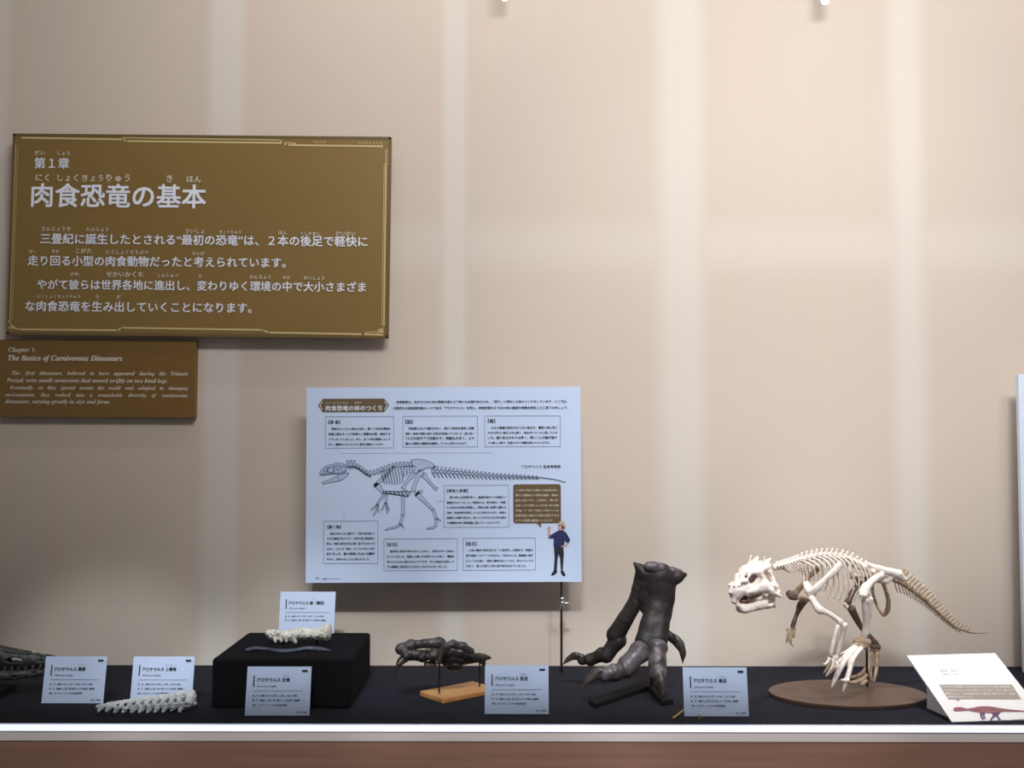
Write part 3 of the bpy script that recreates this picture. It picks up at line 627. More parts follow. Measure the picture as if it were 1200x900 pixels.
def left_skull():
    Y = 3.13; sc = Y / F; b = at(-10, 800, Y); b.z = SHELF
    t = thing('theropod_skull', 'dark grey fossil skull with pointed snout at the left end of the shelf', 'fossil skull', b)
    s = SDF((-130, -22, -806), (76, 22, -730), 1.0); sq = (1, 1.25, 1)
    s.cone((60, 0, -777.5), (30, 0, -774.5), 4.6, 8.6, 0, sq); s.cone((30, 0, -774.5), (0, 0, -770.5), 8.6, 12.5, 3, sq); s.cone((0, 0, -770.5), (-110, 0, -762), 12.5, 21, 3, sq)
    s.cone((35, -3, -766), (-30, -8, -757), 1.6, 3, 1.5); s.cone((35, 3, -766), (-30, 8, -757), 1.6, 3, 1.5); s.cone((66, 0, -770.5), (40, 0, -768), 1.4, 2.4, 2)
    s.cut_ell((20.5, 0, -773.6), (9.5, 60, 3), .4)
    s.cut_ell((50, -6, -774), (5, 3.4, 1.8), .6); s.cut_ell((-45, -18, -762), (16, 14, 10), 1); s.cut_ell((-95, -20, -758), (10, 12, 10), 1); s.noise(.4, .5)
    sk = px_part(s, 'cranium', M_skull, t, Y, sc)
    tm = MB()
    for i in range(12):
        x = 58 - i*8.2
        for sg in (-1, 1): tm.tube([at(x, 780 + i*.18, Y) + Vector((0, sg*.008, 0)), at(x - 1.2, 784 + i*.5, Y) + Vector((0, sg*.009, 0)), at(x - 3.4, 787 + i*.6, Y) + Vector((0, sg*.009, 0))], [.0048, .0035, .0008], 8, 2)
    tm.build('tooth_row', M_fossil2, sk, smooth=True)
    s = SDF((-130, -18, -812), (70, 18, -778), 1.0)
    for sg in (-1, 1):
        s.cone((50, sg*2, -788.5), (20, sg*6, -791), 4.3, 5.4, 2); s.cone((20, sg*6, -791), (-110, sg*12, -793), 5.4, 8.5, 2)
    s.cut_ell((43, -7, -787.5), (2.2, 4, 1.8), .5); s.cut_ell((23, -12, -792), (3, 4, 2.2), .6); s.noise(.35, .6)
    px_part(s, 'lower_jaw', M_skull, t, Y, sc)
    st = MB(); bb = at(-40, 800, Y).x
    st.box((bb - .14, Y - .05, SHELF), (at(10, 800, Y).x, Y + .05, SHELF + .02)); st.box((bb - .02, Y - .012, SHELF + .02), (bb + .02, Y + .012, at(0, 797, Y).z))
    st.build('mount', M_black, t, bevel=.003)
left_skull()

# ------------------------------------------------------------------ claw hand on the wooden block
def hand():
    z = SHELF + .016
    A = Vector((-.265, 3.12)); Bc = Vector((-.192, 3.03)); Dv = Vector((.150, .13)); pts = [A, Bc, Bc + Dv, A + Dv]
    c = sum(pts, Vector((0, 0))) / 4
    t = thing('claw_hand_fossil', 'dark fossil hand with curved claws mounted on a small varnished wooden block', 'fossil hand', (c.x, c.y, SHELF))
    w_ = MB().prism([Vector((p.x, p.y, SHELF)) for p in pts], [Vector((p.x, p.y, z)) for p in pts]); w_.build('wooden_block', M_wood, t, bevel=.0035)
    def G(u, v, Y=3.1): return at(450 + u/8.571, 735 + v/8.571, Y)
    u1 = 3.1 / F / 8.571      # metres per crop pixel
    for (u, v, u2, v2, Y) in ((560, 650, 560, 360, 3.09), (965, 575, 955, 330, 3.175)):
        a = G(u, v, Y); a.z = z - .001; b = G(u2, v2, Y); MB().tube([a, (a.x, a.y, b.z)], [.0026, .0026], 8, 1).build('support_pin', M_rod, t, smooth=True)
    def bones(name, segs, m, k=.0012, claw=None):
        P = [p for sg in segs for p in (sg[0], sg[1])]; r = max(max(sg[2:5]) for sg in segs) + .006
        lo = [min(p[i] for p in P) - r for i in range(3)]; hi = [max(p[i] for p in P) + r for i in range(3)]
        s = SDF(lo, hi, .0014)
        for a, b, ra, rm, rb in segs:
            mid = (a + b) / 2; s.cone(a, mid, ra, rm, k); s.cone(mid, b, rm, rb, k)
        s.noise(.0006, 210.); return s.into(name, m, t)
    q = u1
    f1 = bones('thumb', [(G(275, 185, 3.07), G(175, 220, 3.05), 62*q, 50*q, 58*q), (G(190, 225, 3.05), G(235, 290, 3.03), 52*q, 40*q, 34*q)], M_hand)
    for pts, r in (([(270, 270), (205, 285), (150, 335), (128, 400)], 26), ([(235, 320), (190, 355), (145, 400), (120, 450), (118, 535)], 25)):
        MB().tube([G(a, b, 3.03 + i*.004) for i, (a, b) in enumerate(pts)], [r*q*(1 - i/(len(pts)-.7)) + .0006 for i in range(len(pts))], 10, 5, .75, (0, 1, 0)).build('claw', M_claw, f1, smooth=True)
    bones('metacarpal', [(G(310, 180, 3.09), G(420, 165, 3.09), 50*q, 40*q, 46*q), (G(420, 165, 3.09), G(560, 165, 3.1), 48*q, 50*q, 66*q)], M_hand)
    bones('metacarpal', [(G(250, 275, 3.06), G(400, 290, 3.06), 60*q, 52*q, 62*q), (G(390, 300, 3.05), G(440, 245, 3.045), 52*q, 36*q, 26*q)], M_handd)
    bones('wrist_bone', [(G(440, 285, 3.05), G(520, 290, 3.05), 44*q, 50*q, 52*q), (G(500, 245, 3.06), G(540, 260, 3.06), 36*q, 38*q, 36*q)], M_hand)
    bones('wrist_bone', [(G(430, 375, 3.06), G(510, 372, 3.06), 26*q, 32*q, 28*q)], M_fossil2)
    f2 = bones('finger', [(G(560, 180, 3.1), G(640, 200, 3.05), 50*q, 36*q, 38*q), (G(620, 195, 3.05), G(700, 170, 3.06), 40*q, 36*q, 44*q), (G(700, 175, 3.06), G(800, 195, 3.07), 42*q, 40*q, 46*q), (G(800, 200, 3.07), G(880, 240, 3.08), 44*q, 36*q, 34*q)], M_hand)
    MB().tube([G(a, b, 3.03) for a, b in ((625, 195), (580, 250), (560, 330), (562, 412))], [38*q, 36*q, 26*q, 4*q], 10, 5, .7, (0, 1, 0)).build('claw', M_claw, f2, smooth=True)
    f3 = bones('forearm_bone', [(G(640, 300, 3.1), G(760, 300, 3.11), 90*q, 84*q, 88*q), (G(760, 300, 3.11), G(930, 310, 3.14), 92*q, 66*q, 48*q), (G(690, 380, 3.1), G(740, 385, 3.1), 60*q, 56*q, 50*q), (G(930, 305, 3.14), G(1010, 320, 3.16), 46*q, 38*q, 30*q)], M_handd)
    MB().tube([G(960, 300, 3.15), G(1010, 300, 3.16), G(1050, 305, 3.165), G(1082, 312, 3.17)], [44*q, 34*q, 22*q, 5*q], 10, 4).build('claw', M_claw, f3, smooth=True)
    MB().tube([G(985, 330, 3.15), G(1005, 370, 3.15), G(990, 395, 3.15)], [34*q, 24*q, 6*q], 10, 4).build('claw', M_handd, f3, smooth=True)
    for (a, b) in ((695, 232), (765, 245)):
        MB().tube([G(a-20, b-2, 3.03), G(a+22, b+2, 3.03)], [17*q, 14*q], 10, 2).build('knuckle_bone', M_fossil2, f2, smooth=True)
hand()

# ------------------------------------------------------------------ big hind foot
def foot():
    FL = lambda a, b: on_plane(a, b, (0, 0, SHELF), Vector((0, 0, 1)))
    t = thing('hind_foot_fossil', 'big dark brown fossil hind foot with clawed toes standing on the shelf', 'fossil foot', FL(762, 812))
    for pl in ([(690, 825), (699, 830), (768, 806), (758, 801)], [(756, 803), (770, 801), (790, 825), (776, 827)]):
        b_ = [FL(*q_) for q_ in pl]; h_ = .012 if pl[0][0] == 690 else .0135
        MB().prism(b_, [q_ + Vector((0, 0, h_)) for q_ in b_]).build('base_bar', M_black, t, bevel=.002)
    rp = at(764, 790, 3.19); MB().tube([(rp.x, 3.19, SHELF + .011), (rp.x, 3.19, at(764, 730, 3.19).z)], [.005, .005], 10, 1).build('support_rod', M_rod, t)
    q = 3.13 / F
    def part(name, segs, m, k=.004, parent=t, extra=None, cuts=None, h=.0024):
        P = [p for sg in segs for p in (sg[0], sg[1])]; r = max(max(sg[2:5]) for sg in segs) * 1.3 + .008
        s = SDF([min(p[i] for p in P) - r for i in range(3)], [max(p[i] for p in P) + r for i in range(3)], h)
        for sg in segs:
            a, b, ra, rm, rb = sg[:5]; mid = (a + b) / 2; sq = sg[5] if len(sg) > 5 else (1, 1, 1)
            s.cone(a, mid, ra, rm, k, sq); s.cone(mid, b, rm, rb, k, sq)
        if cuts: cuts(s)
        s.noise(.00045, 150.); return s.into(name, m, parent)
    W = at
    # metatarsals
    def groove(s):
        s.cut_cone(W(772, 684, 3.075), W(768, 738, 3.06), 2.2*q, 1.6*q, .006); s.cut_cone(W(757, 690, 3.09), W(752, 725, 3.085), 2.2*q, 1.5*q, .005)
    sy = (1, 1.25, 1)
    part('metatarsal', [(W(773, 676, 3.15), W(773, 700, 3.15), 17*q, 16*q, 15*q, sy), (W(773, 700, 3.15), W(769, 722, 3.14), 15*q, 14*q, 13.5*q, sy), (W(782, 680, 3.15), W(777, 722, 3.14), 11*q, 10.5*q, 10*q, sy), (W(768, 715, 3.14), W(757, 752, 3.11), 12*q, 11.5*q, 12.5*q), (W(776, 715, 3.14), W(771, 748, 3.11), 10.5*q, 10.5*q, 12.5*q), (W(758, 684, 3.16), W(757, 712, 3.16), 10*q, 9*q, 7*q),
        (W(756, 671, 3.15), W(792, 676, 3.15), 8*q, 9*q, 8*q), (W(786, 677, 3.15), W(803, 673, 3.15), 9*q, 6*q, 2.6*q), (W(756, 672, 3.15), W(744, 660, 3.15), 7*q, 4.5*q, 2*q)], M_fossil, .011, cuts=groove)
    part('ankle_cap', [(W(760, 663.5, 3.13), W(775, 665, 3.13), 5.5*q, 6.5*q, 5*q), (W(780, 667.5, 3.14), W(797, 669.5, 3.15), 4*q, 4.4*q, 3.4*q)], M_fossil2, .003)
    part('metatarsal', [(W(754, 672, 3.17), W(745, 706, 3.18), 9.5*q, 8.5*q, 8.5*q), (W(745, 706, 3.18), W(722, 744, 3.2), 9*q, 9.5*q, 11*q)], M_fossil)
    def toe(segs, claw, rads, m, mc, kn=()):
        o = part('toe', segs, m, .0022)
        MB().tube([W(*p) for p in claw], [r*q for r in rads], 12, 5, .7, (.6, .5, .2)).build('claw', mc, o, smooth=True)
        return o
    toe([(W(724, 750, 3.2), W(711, 768, 3.2), 11*q, 8.5*q, 9*q), (W(706, 767, 3.21), W(693, 773, 3.22), 9*q, 7*q, 7.5*q), (W(690, 773, 3.22), W(683, 773.5, 3.23), 7*q, 5*q, 6*q)], [(683, 771.5, 3.23), (675, 768.5, 3.235), (667, 772, 3.24), (660, 779, 3.24)], [5.8, 5, 3.3, .5], M_fossil, M_claw)
    toe([(W(750, 764, 3.09), W(736, 779, 3.07), 13*q, 10.5*q, 11.5*q), (W(732, 784, 3.06), W(722, 788, 3.055), 11*q, 8.5*q, 10*q), (W(719, 788, 3.05), W(710, 790, 3.045), 10*q, 8*q, 8.5*q)], [(710, 789, 3.045), (701, 789, 3.04), (691, 796, 3.035), (682, 807, 3.03)], [8, 7.2, 4.8, .5], M_fossil2, M_claw)
    toe([(W(770, 760, 3.09), W(771, 774, 3.065), 13*q, 10*q, 10.5*q), (W(771, 779, 3.06), W(772, 789, 3.045), 10.5*q, 9*q, 10*q)], [(772, 790, 3.04), (774, 800, 3.025), (776.5, 811, 3.012), (777.5, 823, 3.005)], [9.6, 8.2, 4.8, .5], M_fossil2, M_claw)
    d = part('dewclaw', [(W(778, 736, 3.15), W(786, 745, 3.14), 4.5*q, 3.6*q, 5*q), (W(788, 747, 3.14), W(793, 751, 3.14), 5.5*q, 5*q, 5*q)], M_fossil, .002)
    MB().tube([W(*p) for p in ((790, 748, 3.14), (796, 754, 3.135), (800.5, 764, 3.13), (800.5, 777, 3.13))], [6*q, 6*q, 4*q, .5*q], 12, 5, .6, (.2, 1, 0)).build('claw', M_claw, d, smooth=True)
foot()

# ------------------------------------------------------------------ mounted small skeleton
def skeleton():
    cx = .973; cy = 3.135
    t = thing('mounted_skeleton', 'cream skeleton of a small beaked dinosaur mounted on an oval brown disc', 'skeleton', (cx, cy, SHELF))
    d = MB(); n = 64
    ring = lambda rx, ry, z: [Vector((cx + rx*math.cos(2*math.pi*i/n), cy + ry*math.sin(2*math.pi*i/n), z)) for i in range(n)]
    d.prism(ring(.224, .163, SHELF), ring(.224, .163, SHELF + .011)); d.build('base_disc', M_disc, t, bevel=.002)
    rb = at(1017, 802.5, 3.21); MB().tube([(rb.x, 3.21, SHELF + .01), (rb.x, 3.21, at(1017, 676, 3.21).z)], [.0034, .0034], 10, 1).build('support_rod', M_rod, t, smooth=True)
    k = 3.13 / F
    def yd(x): return 3.06 + (x - 907) * .14 / 110 if x < 1020 else 3.204 + (x - 1020) * .00115
    spine = [(908, 665), (916, 663.5), (926, 660), (936, 656.5), (946, 653.5), (957, 651), (970, 649.8), (984, 650.5), (997, 654.5), (1009, 660.5), (1020, 666.5), (1033, 671.5), (1046, 677), (1057, 682), (1069, 690), (1082, 700), (1095, 711.5), (1107, 723), (1118, 732), (1128, 737.5), (1138, 740), (1150, 741), (1160, 741)]
    # resample by arc length
    pts = np.array(spine, float); seg = np.r_[0, np.cumsum(np.hypot(*np.diff(pts, axis=0).T))]
    def sp(s): return float(np.interp(s, seg, pts[:, 0])), float(np.interp(s, seg, pts[:, 1]))
    def at3(s): x, y = sp(s); return at(x, y, yd(x))
    LAT = Vector((.447, -.894, 0)); total = seg[-1]
    s_d0 = float(np.interp(936, pts[:, 0], seg)); s_hip = float(np.interp(1014, pts[:, 0], seg)); s_t0 = float(np.interp(1040, pts[:, 0], seg)); s_te = float(np.interp(1136, pts[:, 0], seg))
    def vertebra(s, ds, r, spine_h, slant, m, trans=0):
        p = at3(s); p2 = at3(s + ds); ax = (p2 - p); f = ax.normalized(); up = Vector((0, 0, 1)); up = (up - f*up.dot(f)).normalized(); sd = f.cross(up)
        b = MB(); b.tube([p + ax*.1, p + ax*.5, p + ax*.9], [r*1.12, r*.8, r*1.12], 8, 2)
        if spine_h: rr = max(r, .0052); b.tube([p + ax*.45 + up*r*.7, p + ax*.55 + up*(spine_h*.5) + f*slant*.5, p + ax*.6 + up*spine_h + f*slant], [rr*.5, rr*.34, rr*.42], 6, 2, 1.5, f)
        if trans:
            for sg in (-1, 1): b.tube([p + ax*.5 + up*r*.5, p + ax*.6 + up*r*.9 + sd*sg*trans], [r*.42, r*.3], 6, 1)
        return b.build('vertebra', m, t, smooth=True)
    nn = 9; ds = s_d0 / nn
    for i in range(nn): vertebra(i*ds, ds, .0075, .016, .006, M_bone, .017)
    nd = 14; dd = (s_hip - s_d0) / nd
    for i in range(nd): vertebra(s_d0 + i*dd, dd, .0066, .019 if i < 11 else .017, .007, M_bone, .016)
    for i in range(4): vertebra(s_hip + i*(s_t0-s_hip)/4, (s_t0-s_hip)/4, .0075, .014, .006, M_bone, .012)
    nt_ = 25; dt = (s_te - s_t0) / nt_
    for i in range(nt_):
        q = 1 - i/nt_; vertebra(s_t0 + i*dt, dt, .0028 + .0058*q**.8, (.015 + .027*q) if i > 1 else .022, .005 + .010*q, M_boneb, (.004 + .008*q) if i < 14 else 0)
        if 1 < i < 23:
            p = at3(s_t0 + i*dt); L_ = .012 + .024*q
            MB().tube([p - Vector((0, 0, .003 + .005*q)), p + Vector((.004, 0, -.005*q - L_*.6)), p + Vector((.006 + .004*q, .002, -.005*q - L_))], [.0028, .0022, .0014], 6, 2).build('chevron', M_boneb, t, smooth=True)
    MB().tube([at3(s_te - 2), at(1140, 740.3, 3.34), at(1149, 741, 3.35), at(1159, 740.8, 3.36)], [.004, .0034, .0018, .0009], 8, 3).build('tail_tip', M_boneb, t, smooth=True)
    # ribs
    back = Vector((.894, .447, 0))
    for i in range(nd - 1):
        p = at3(s_d0 + (i + .5)*dd); L_ = .045 + .085*math.sin(min(1, (i+.6)/6.5)*math.pi/2) - max(0, i-8)*.012; wd = .026 + .026*math.sin(min(1, (i+1)/5)*math.pi/2) - max(0, i-9)*.004
        for sg in (1, -1):
            l = LAT * sg
            q = [p + l*.004, p + l*wd*.7 + back*.006 + Vector((0, 0, -.008)), p + l*wd + back*.016 + Vector((0, 0, -.32*L_)), p + l*wd*.95 + back*.024 + Vector((0, 0, -.68*L_)), p + l*wd*.62 + back*.022 + Vector((0, 0, -L_))]
            MB().tube(q, [.0024, .0027, .0023, .002, .0013], 6, 4).build('rib', M_bone, t, smooth=True)
    for i in range(3, nn):
        p = at3(i*ds)
        for sg in (1, -1): MB().tube([p + LAT*sg*.008, p + LAT*sg*.012 + back*.016 + Vector((0, 0, -.012)), p + LAT*sg*.011 + back*.034 + Vector((0, 0, -.021))], [.0028, .0024, .0014], 6, 3).build('neck_rib', M_bone, t, smooth=True)
    # shoulders and arms
    def bone(name, pts_, rads, m, parent=t, flat=None, fd=None): return MB().tube([at(*p) for p in pts_], [r*k for r in rads], 10, 4, flat, fd).build(name, m, parent, smooth=True)
    bone('shoulder_blade', [(951, 695, 3.045), (957, 689, 3.04), (968, 678, 3.05), (978, 669, 3.06), (985, 661, 3.075)], [6.5, 5, 3.6, 4.6, 5], M_bone, flat=.45, fd=tuple(LAT))
    bone('coracoid', [(945, 683, 3.06), (948, 690, 3.05), (951, 697, 3.045)], [4.5, 6, 4.5], M_bone, flat=.6, fd=tuple(LAT))
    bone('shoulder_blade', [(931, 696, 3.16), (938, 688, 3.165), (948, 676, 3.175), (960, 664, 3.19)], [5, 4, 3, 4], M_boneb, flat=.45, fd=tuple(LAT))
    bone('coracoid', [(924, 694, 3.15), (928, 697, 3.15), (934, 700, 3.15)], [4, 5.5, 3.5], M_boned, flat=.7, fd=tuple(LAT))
    bone('breastbone', [(936, 699, 3.11), (944, 702, 3.10), (953, 700, 3.09)], [2.6, 3.4, 2.4], M_boneb)
    bone('humerus', [(951, 699.5, 3.04), (955, 706, 3.035), (960.5, 713.5, 3.03), (969, 717, 3.03), (979, 723, 3.035), (986, 729, 3.04)], [4.2, 4.2, 5, 2.9, 2.9, 4], M_bone, flat=.75, fd=tuple(LAT))
    bone('radius', [(982, 733, 3.035), (979, 744, 3.03), (974, 767, 3.03)], [3, 2.3, 2.7], M_bone); bone('ulna', [(990, 731, 3.04), (988, 743, 3.045), (982, 766, 3.05)], [3.8, 2.6, 2.4], M_bone)
    h = bone('forefoot', [(972, 770, 3.035), (977, 771, 3.04), (982, 769, 3.045)], [3, 3.4, 2.6], M_bone)
    for q in ([(973, 771, 3.03), (969, 777, 3.025), (965.5, 777.5, 3.02)], [(974, 772, 3.03), (971, 781, 3.025), (966, 788, 3.02)], [(977, 773, 3.03), (976, 781, 3.025), (973, 784, 3.02)], [(980, 772, 3.04), (984, 776, 3.04), (988, 768.5, 3.04)], [(979, 774, 3.04), (982, 778, 3.03), (981, 784, 3.025)]):
        bone('finger', q, [1.9, 1.6, .8], M_bone if q[2][1] < 786 else M_boneb, h)
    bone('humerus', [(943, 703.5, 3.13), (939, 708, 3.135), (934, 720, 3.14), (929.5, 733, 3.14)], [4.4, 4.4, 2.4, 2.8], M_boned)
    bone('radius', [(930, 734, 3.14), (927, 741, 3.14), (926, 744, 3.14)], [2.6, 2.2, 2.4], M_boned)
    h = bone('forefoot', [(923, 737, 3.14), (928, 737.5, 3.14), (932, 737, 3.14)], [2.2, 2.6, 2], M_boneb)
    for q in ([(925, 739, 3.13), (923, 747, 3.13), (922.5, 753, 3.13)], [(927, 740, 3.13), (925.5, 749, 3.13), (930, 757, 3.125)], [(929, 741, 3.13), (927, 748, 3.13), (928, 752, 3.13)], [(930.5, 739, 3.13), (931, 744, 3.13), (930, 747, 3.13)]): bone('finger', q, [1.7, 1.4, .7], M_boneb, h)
    # pelvis
    lo = at(1000, 735, 3.1); hi = at(1056, 650, 3.3); s = SDF((lo.x - .02, 3.09, lo.z), (hi.x + .02, 3.34, hi.z), .0022)
    for sg in (1, -1):
        o = Vector((0, -.043, 0)) * sg; ox = Vector((.018, 0, 0)) * sg
        P = lambda x, y: at(x, y, 3.205) + o + ox
        s.cone(P(1003, 658.5), P(1018, 664), 2.6*k, 4*k, .004); s.cone(P(1018, 664), P(1040, 670), 4*k, 5.2*k, .004); s.cone(P(1040, 670), P(1047, 676), 5*k, 3*k, .004)
        s.cone(P(1008, 668), P(1011, 676), 2.6*k, 4*k, .004); s.cone(P(1011, 676), P(1026, 678), 3.4*k, 3.4*k, .003); s.cone(P(1030, 676), P(1034, 671), 3*k, 3*k, .003)
        s.cone(P(1005, 660), P(1009, 671), 2.2*k, 2.6*k, .003)
    for x, y in ((1014, 664), (1024, 669), (1034, 672)): s.cone(at(x, y, 3.15), at(x, y, 3.26), 2.4*k, 2.4*k, .004)
    s.noise(.0005, 240.); s.into('pelvis', M_bone, t)
    bone('pubis', [(1006, 677, 3.24), (1003, 686, 3.25), (996, 697, 3.25)], [3, 2.4, 2.8], M_boned); bone('pubis', [(1010, 679, 3.16), (1006, 687, 3.2), (999, 695, 3.22)], [2.6, 2, 2], M_boneb)
    bone('ischium', [(1034, 678, 3.16), (1038, 690, 3.17), (1041.5, 703, 3.19), (1040.5, 714, 3.205), (1036.5, 720.5, 3.21)], [3, 2.2, 2.6, 3.2, 2], M_boneb); bone('ischium', [(1022, 680, 3.25), (1024, 697, 3.24), (1029.5, 712, 3.22), (1036, 720.5, 3.212)], [2.4, 1.6, 1.7, 2], M_boneb)
    # near leg
    bone('femur', [(1033, 674, 3.145), (1028, 676, 3.13), (1020, 682.5, 3.115), (1014.5, 689, 3.105), (1012.5, 695, 3.10)], [4.2, 4.2, 4.2, 5.6, 6.4], M_bone)
    bone('kneecap', [(1009, 696, 3.09), (1015, 697, 3.085)], [3.2, 3], M_bone)
    bone('tibia', [(1014.5, 702, 3.105), (1014.5, 712, 3.11), (1015, 730, 3.125), (1014, 745, 3.135)], [5, 3.8, 3.3, 4.4], M_bone); bone('fibula', [(1021, 700.5, 3.10), (1020.5, 712, 3.105), (1018.5, 730, 3.12), (1017, 743, 3.125)], [2.8, 2, 1.6, 2], M_bone)
    bone('ankle', [(1003.5, 751.5, 3.12), (1010, 751.5, 3.125), (1018, 752.5, 3.13)], [4.6, 5.8, 5.2], M_boneb)
    f = bone('hind_foot', [(1002, 755.5, 3.11), (1008, 757, 3.11), (1016, 757, 3.12)], [3.2, 4, 3.4], M_boneb)
    for q, r in (([(1002, 757, 3.10), (996, 762, 3.09), (988, 771.5, 3.08), (978, 781, 3.07), (969, 791.5, 3.06)], [2.6, 2.1, 2.9, 2.9, 1.2]), ([(1004, 758, 3.10), (998, 765, 3.08), (989, 776, 3.07), (982, 789, 3.06), (975.5, 804.5, 3.05)], [2.8, 2.4, 3.3, 3.1, 1.2]),
                 ([(1010, 759, 3.10), (1003, 767, 3.07), (998, 776, 3.06), (996.5, 784, 3.05), (993, 795.5, 3.04), (988.5, 809.5, 3.035)], [3, 2.6, 3.6, 2.7, 2.9, 1.2]), ([(1000, 758, 3.12), (990, 764, 3.12), (978.5, 768.5, 3.12)], [2, 1.5, 1.2])):
        tt = bone('toe', q, r, M_bone, f)
    bone('toe_claw', [(986, 796, 3.04), (991, 797, 3.035), (995, 796, 3.035)], [1, 2.6, 2.4], M_bone, f)
    # far leg
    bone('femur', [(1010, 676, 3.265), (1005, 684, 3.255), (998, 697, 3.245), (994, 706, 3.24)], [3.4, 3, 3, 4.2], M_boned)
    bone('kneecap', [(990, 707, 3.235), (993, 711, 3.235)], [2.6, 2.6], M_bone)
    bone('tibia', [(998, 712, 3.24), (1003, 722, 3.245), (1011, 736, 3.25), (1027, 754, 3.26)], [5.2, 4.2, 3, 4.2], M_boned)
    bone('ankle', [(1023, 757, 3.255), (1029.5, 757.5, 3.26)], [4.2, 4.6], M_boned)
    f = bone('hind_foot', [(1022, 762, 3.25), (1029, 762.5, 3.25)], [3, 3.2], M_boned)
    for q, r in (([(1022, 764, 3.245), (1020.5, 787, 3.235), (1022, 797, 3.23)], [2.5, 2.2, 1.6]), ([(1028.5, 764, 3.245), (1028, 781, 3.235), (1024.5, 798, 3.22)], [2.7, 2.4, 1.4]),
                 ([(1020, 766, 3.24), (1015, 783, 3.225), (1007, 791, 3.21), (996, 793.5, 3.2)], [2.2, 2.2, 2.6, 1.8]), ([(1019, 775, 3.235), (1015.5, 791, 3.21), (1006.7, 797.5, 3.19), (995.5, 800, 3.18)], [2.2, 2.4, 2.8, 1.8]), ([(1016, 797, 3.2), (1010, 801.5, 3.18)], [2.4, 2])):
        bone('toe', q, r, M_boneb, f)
    # skull, modelled about its own midline and then turned toward the viewer
    kk = 2.62e-3
    Rz = Matrix.Rotation(math.radians(180 + 33), 3, 'Z'); Ry = Matrix.Rotation(math.radians(20), 3, 'Y')
    R = Rz @ Ry; ctr = at(880, 681, 3.045)
    fn = lambda p: ctr + (R @ Vector((p.x, p.y, p.z))) * kk
    s = SDF((-36, -32, -30), (38, 32, 32), .8)
    s.ell((-8, 0, 8), (20, 13, 9)); s.cone((2, 0, 7), (22, 0, -1), 12, 8.5, 4); s.cone((22, 0, 0), (30, 0, -9), 7.5, 3.2, 3); s.cone((26, 0, 4), (32, 0, 2), 4, 2, 2)
    for g in (-1, 1):
        s.cone((14, g*8, -5), (-2, g*15, -5), 4.6, 5, 3); s.cone((-2, g*16, -5), (-13, g*26, -20), 6, 1.3, 3); s.cone((-16, g*14, 5), (-14, g*23, -15), 3, 2, 3); s.cone((-8, g*18, -6), (-15, g*19, -10), 4, 3, 3)
        s.cone((-5, g*12, 10), (-5, g*17, -4), 3, 3.4, 2.5); s.cone((-19, g*12, 8), (-17, g*14, -14), 3, 2.6, 2); s.cone((-6, g*12, 11), (-20, g*13, 11), 2.6, 2.6, 2)
        s.cone((-16, g*8, 13), (-27, g*9, 15), 3.6, 1.8, 2); s.cone((-14, g*9, 14), (-20, g*10, 21), 1.8, .9, 1.5); s.cone((20, g*5, 5), (23, g*7, 7), 2, 1, 1.5); s.cone((24, g*3, 6), (28, g*4, 8), 1.6, .9, 1)
        s.cut_ell((4, g*14, 6), (7.5, 8, 6), 1); s.cut_ell((-12, g*18, 2), (4, 10, 6), 1); s.cut_ell((-13, g*7, 19), (7, 3.8, 8), 1); s.cut_ell((17, g*9, 5), (4, 4.5, 2.2), .8); s.cut_ell((12, g*7, 14), (4.5, 2, 4), .8)
        s.cut_ell((16, g*12, -8), (5, 3, 2), .8); s.cut_ell((-11, g*24, -12), (2.5, 6, 2), .6)
    s.cut_ell((-2, 0, -12), (20, 9, 8), 2); s.cut_ell((0, 0, 6), (16, 9, 8), 1)
    for g in (-1, 1): s.cut_ell((5, g*14, 6), (6.5, 10, 5), .8); s.cut_ell((16, g*9, 4.5), (5, 8, 2.4), .6)
    s.noise(.45, .55)
    sk = s.into('skull', M_bone, t, fn)
    s = SDF((-36, -30, -44), (40, 30, -2), .8)
    for g in (-1, 1):
        s.cone((-17, g*14, -18), (-6, g*12, -26), 3.4, 5.5, 2); s.cone((-6, g*12, -26), (22, g*3.5, -22), 5.5, 4.2, 2); s.cone((-4, g*12, -22), (-2, g*12, -17), 2.6, 1.6, 1.5); s.cone((-8, g*12, -28), (-12, g*13, -33), 3.4, 1.5, 1.5)
        s.cut_ell((-6, g*17, -25), (5, 4, 2), .8)
    s.cone((20, 0, -22), (27, 0, -15), 5.2, 2.2, 2); s.noise(.4, .6)
    s.into('lower_jaw', M_bone, sk, fn)
    m_ = MB(); m_.tube([fn(Vector((-2, 0, -14))), fn(Vector((12, 0, -14.5))), fn(Vector((20, 0, -14)))], [9*kk, 7*kk, 3.5*kk], 12, 4, .5, (0, 0, 1)); m_.build('palate', M_mouth, sk, smooth=True)
    tm = MB()
    for g in (-1, 1):
        for i in range(7): x = 14 - i*3.2; y = g*(5.5 + i*.9); tm.tube([fn(Vector((x, y, -10))), fn(Vector((x, y, -15.5)))], [1.5*kk, .8*kk], 6, 1)
    tm.build('tooth_row', M_boneb, sk, smooth=True)
skeleton()

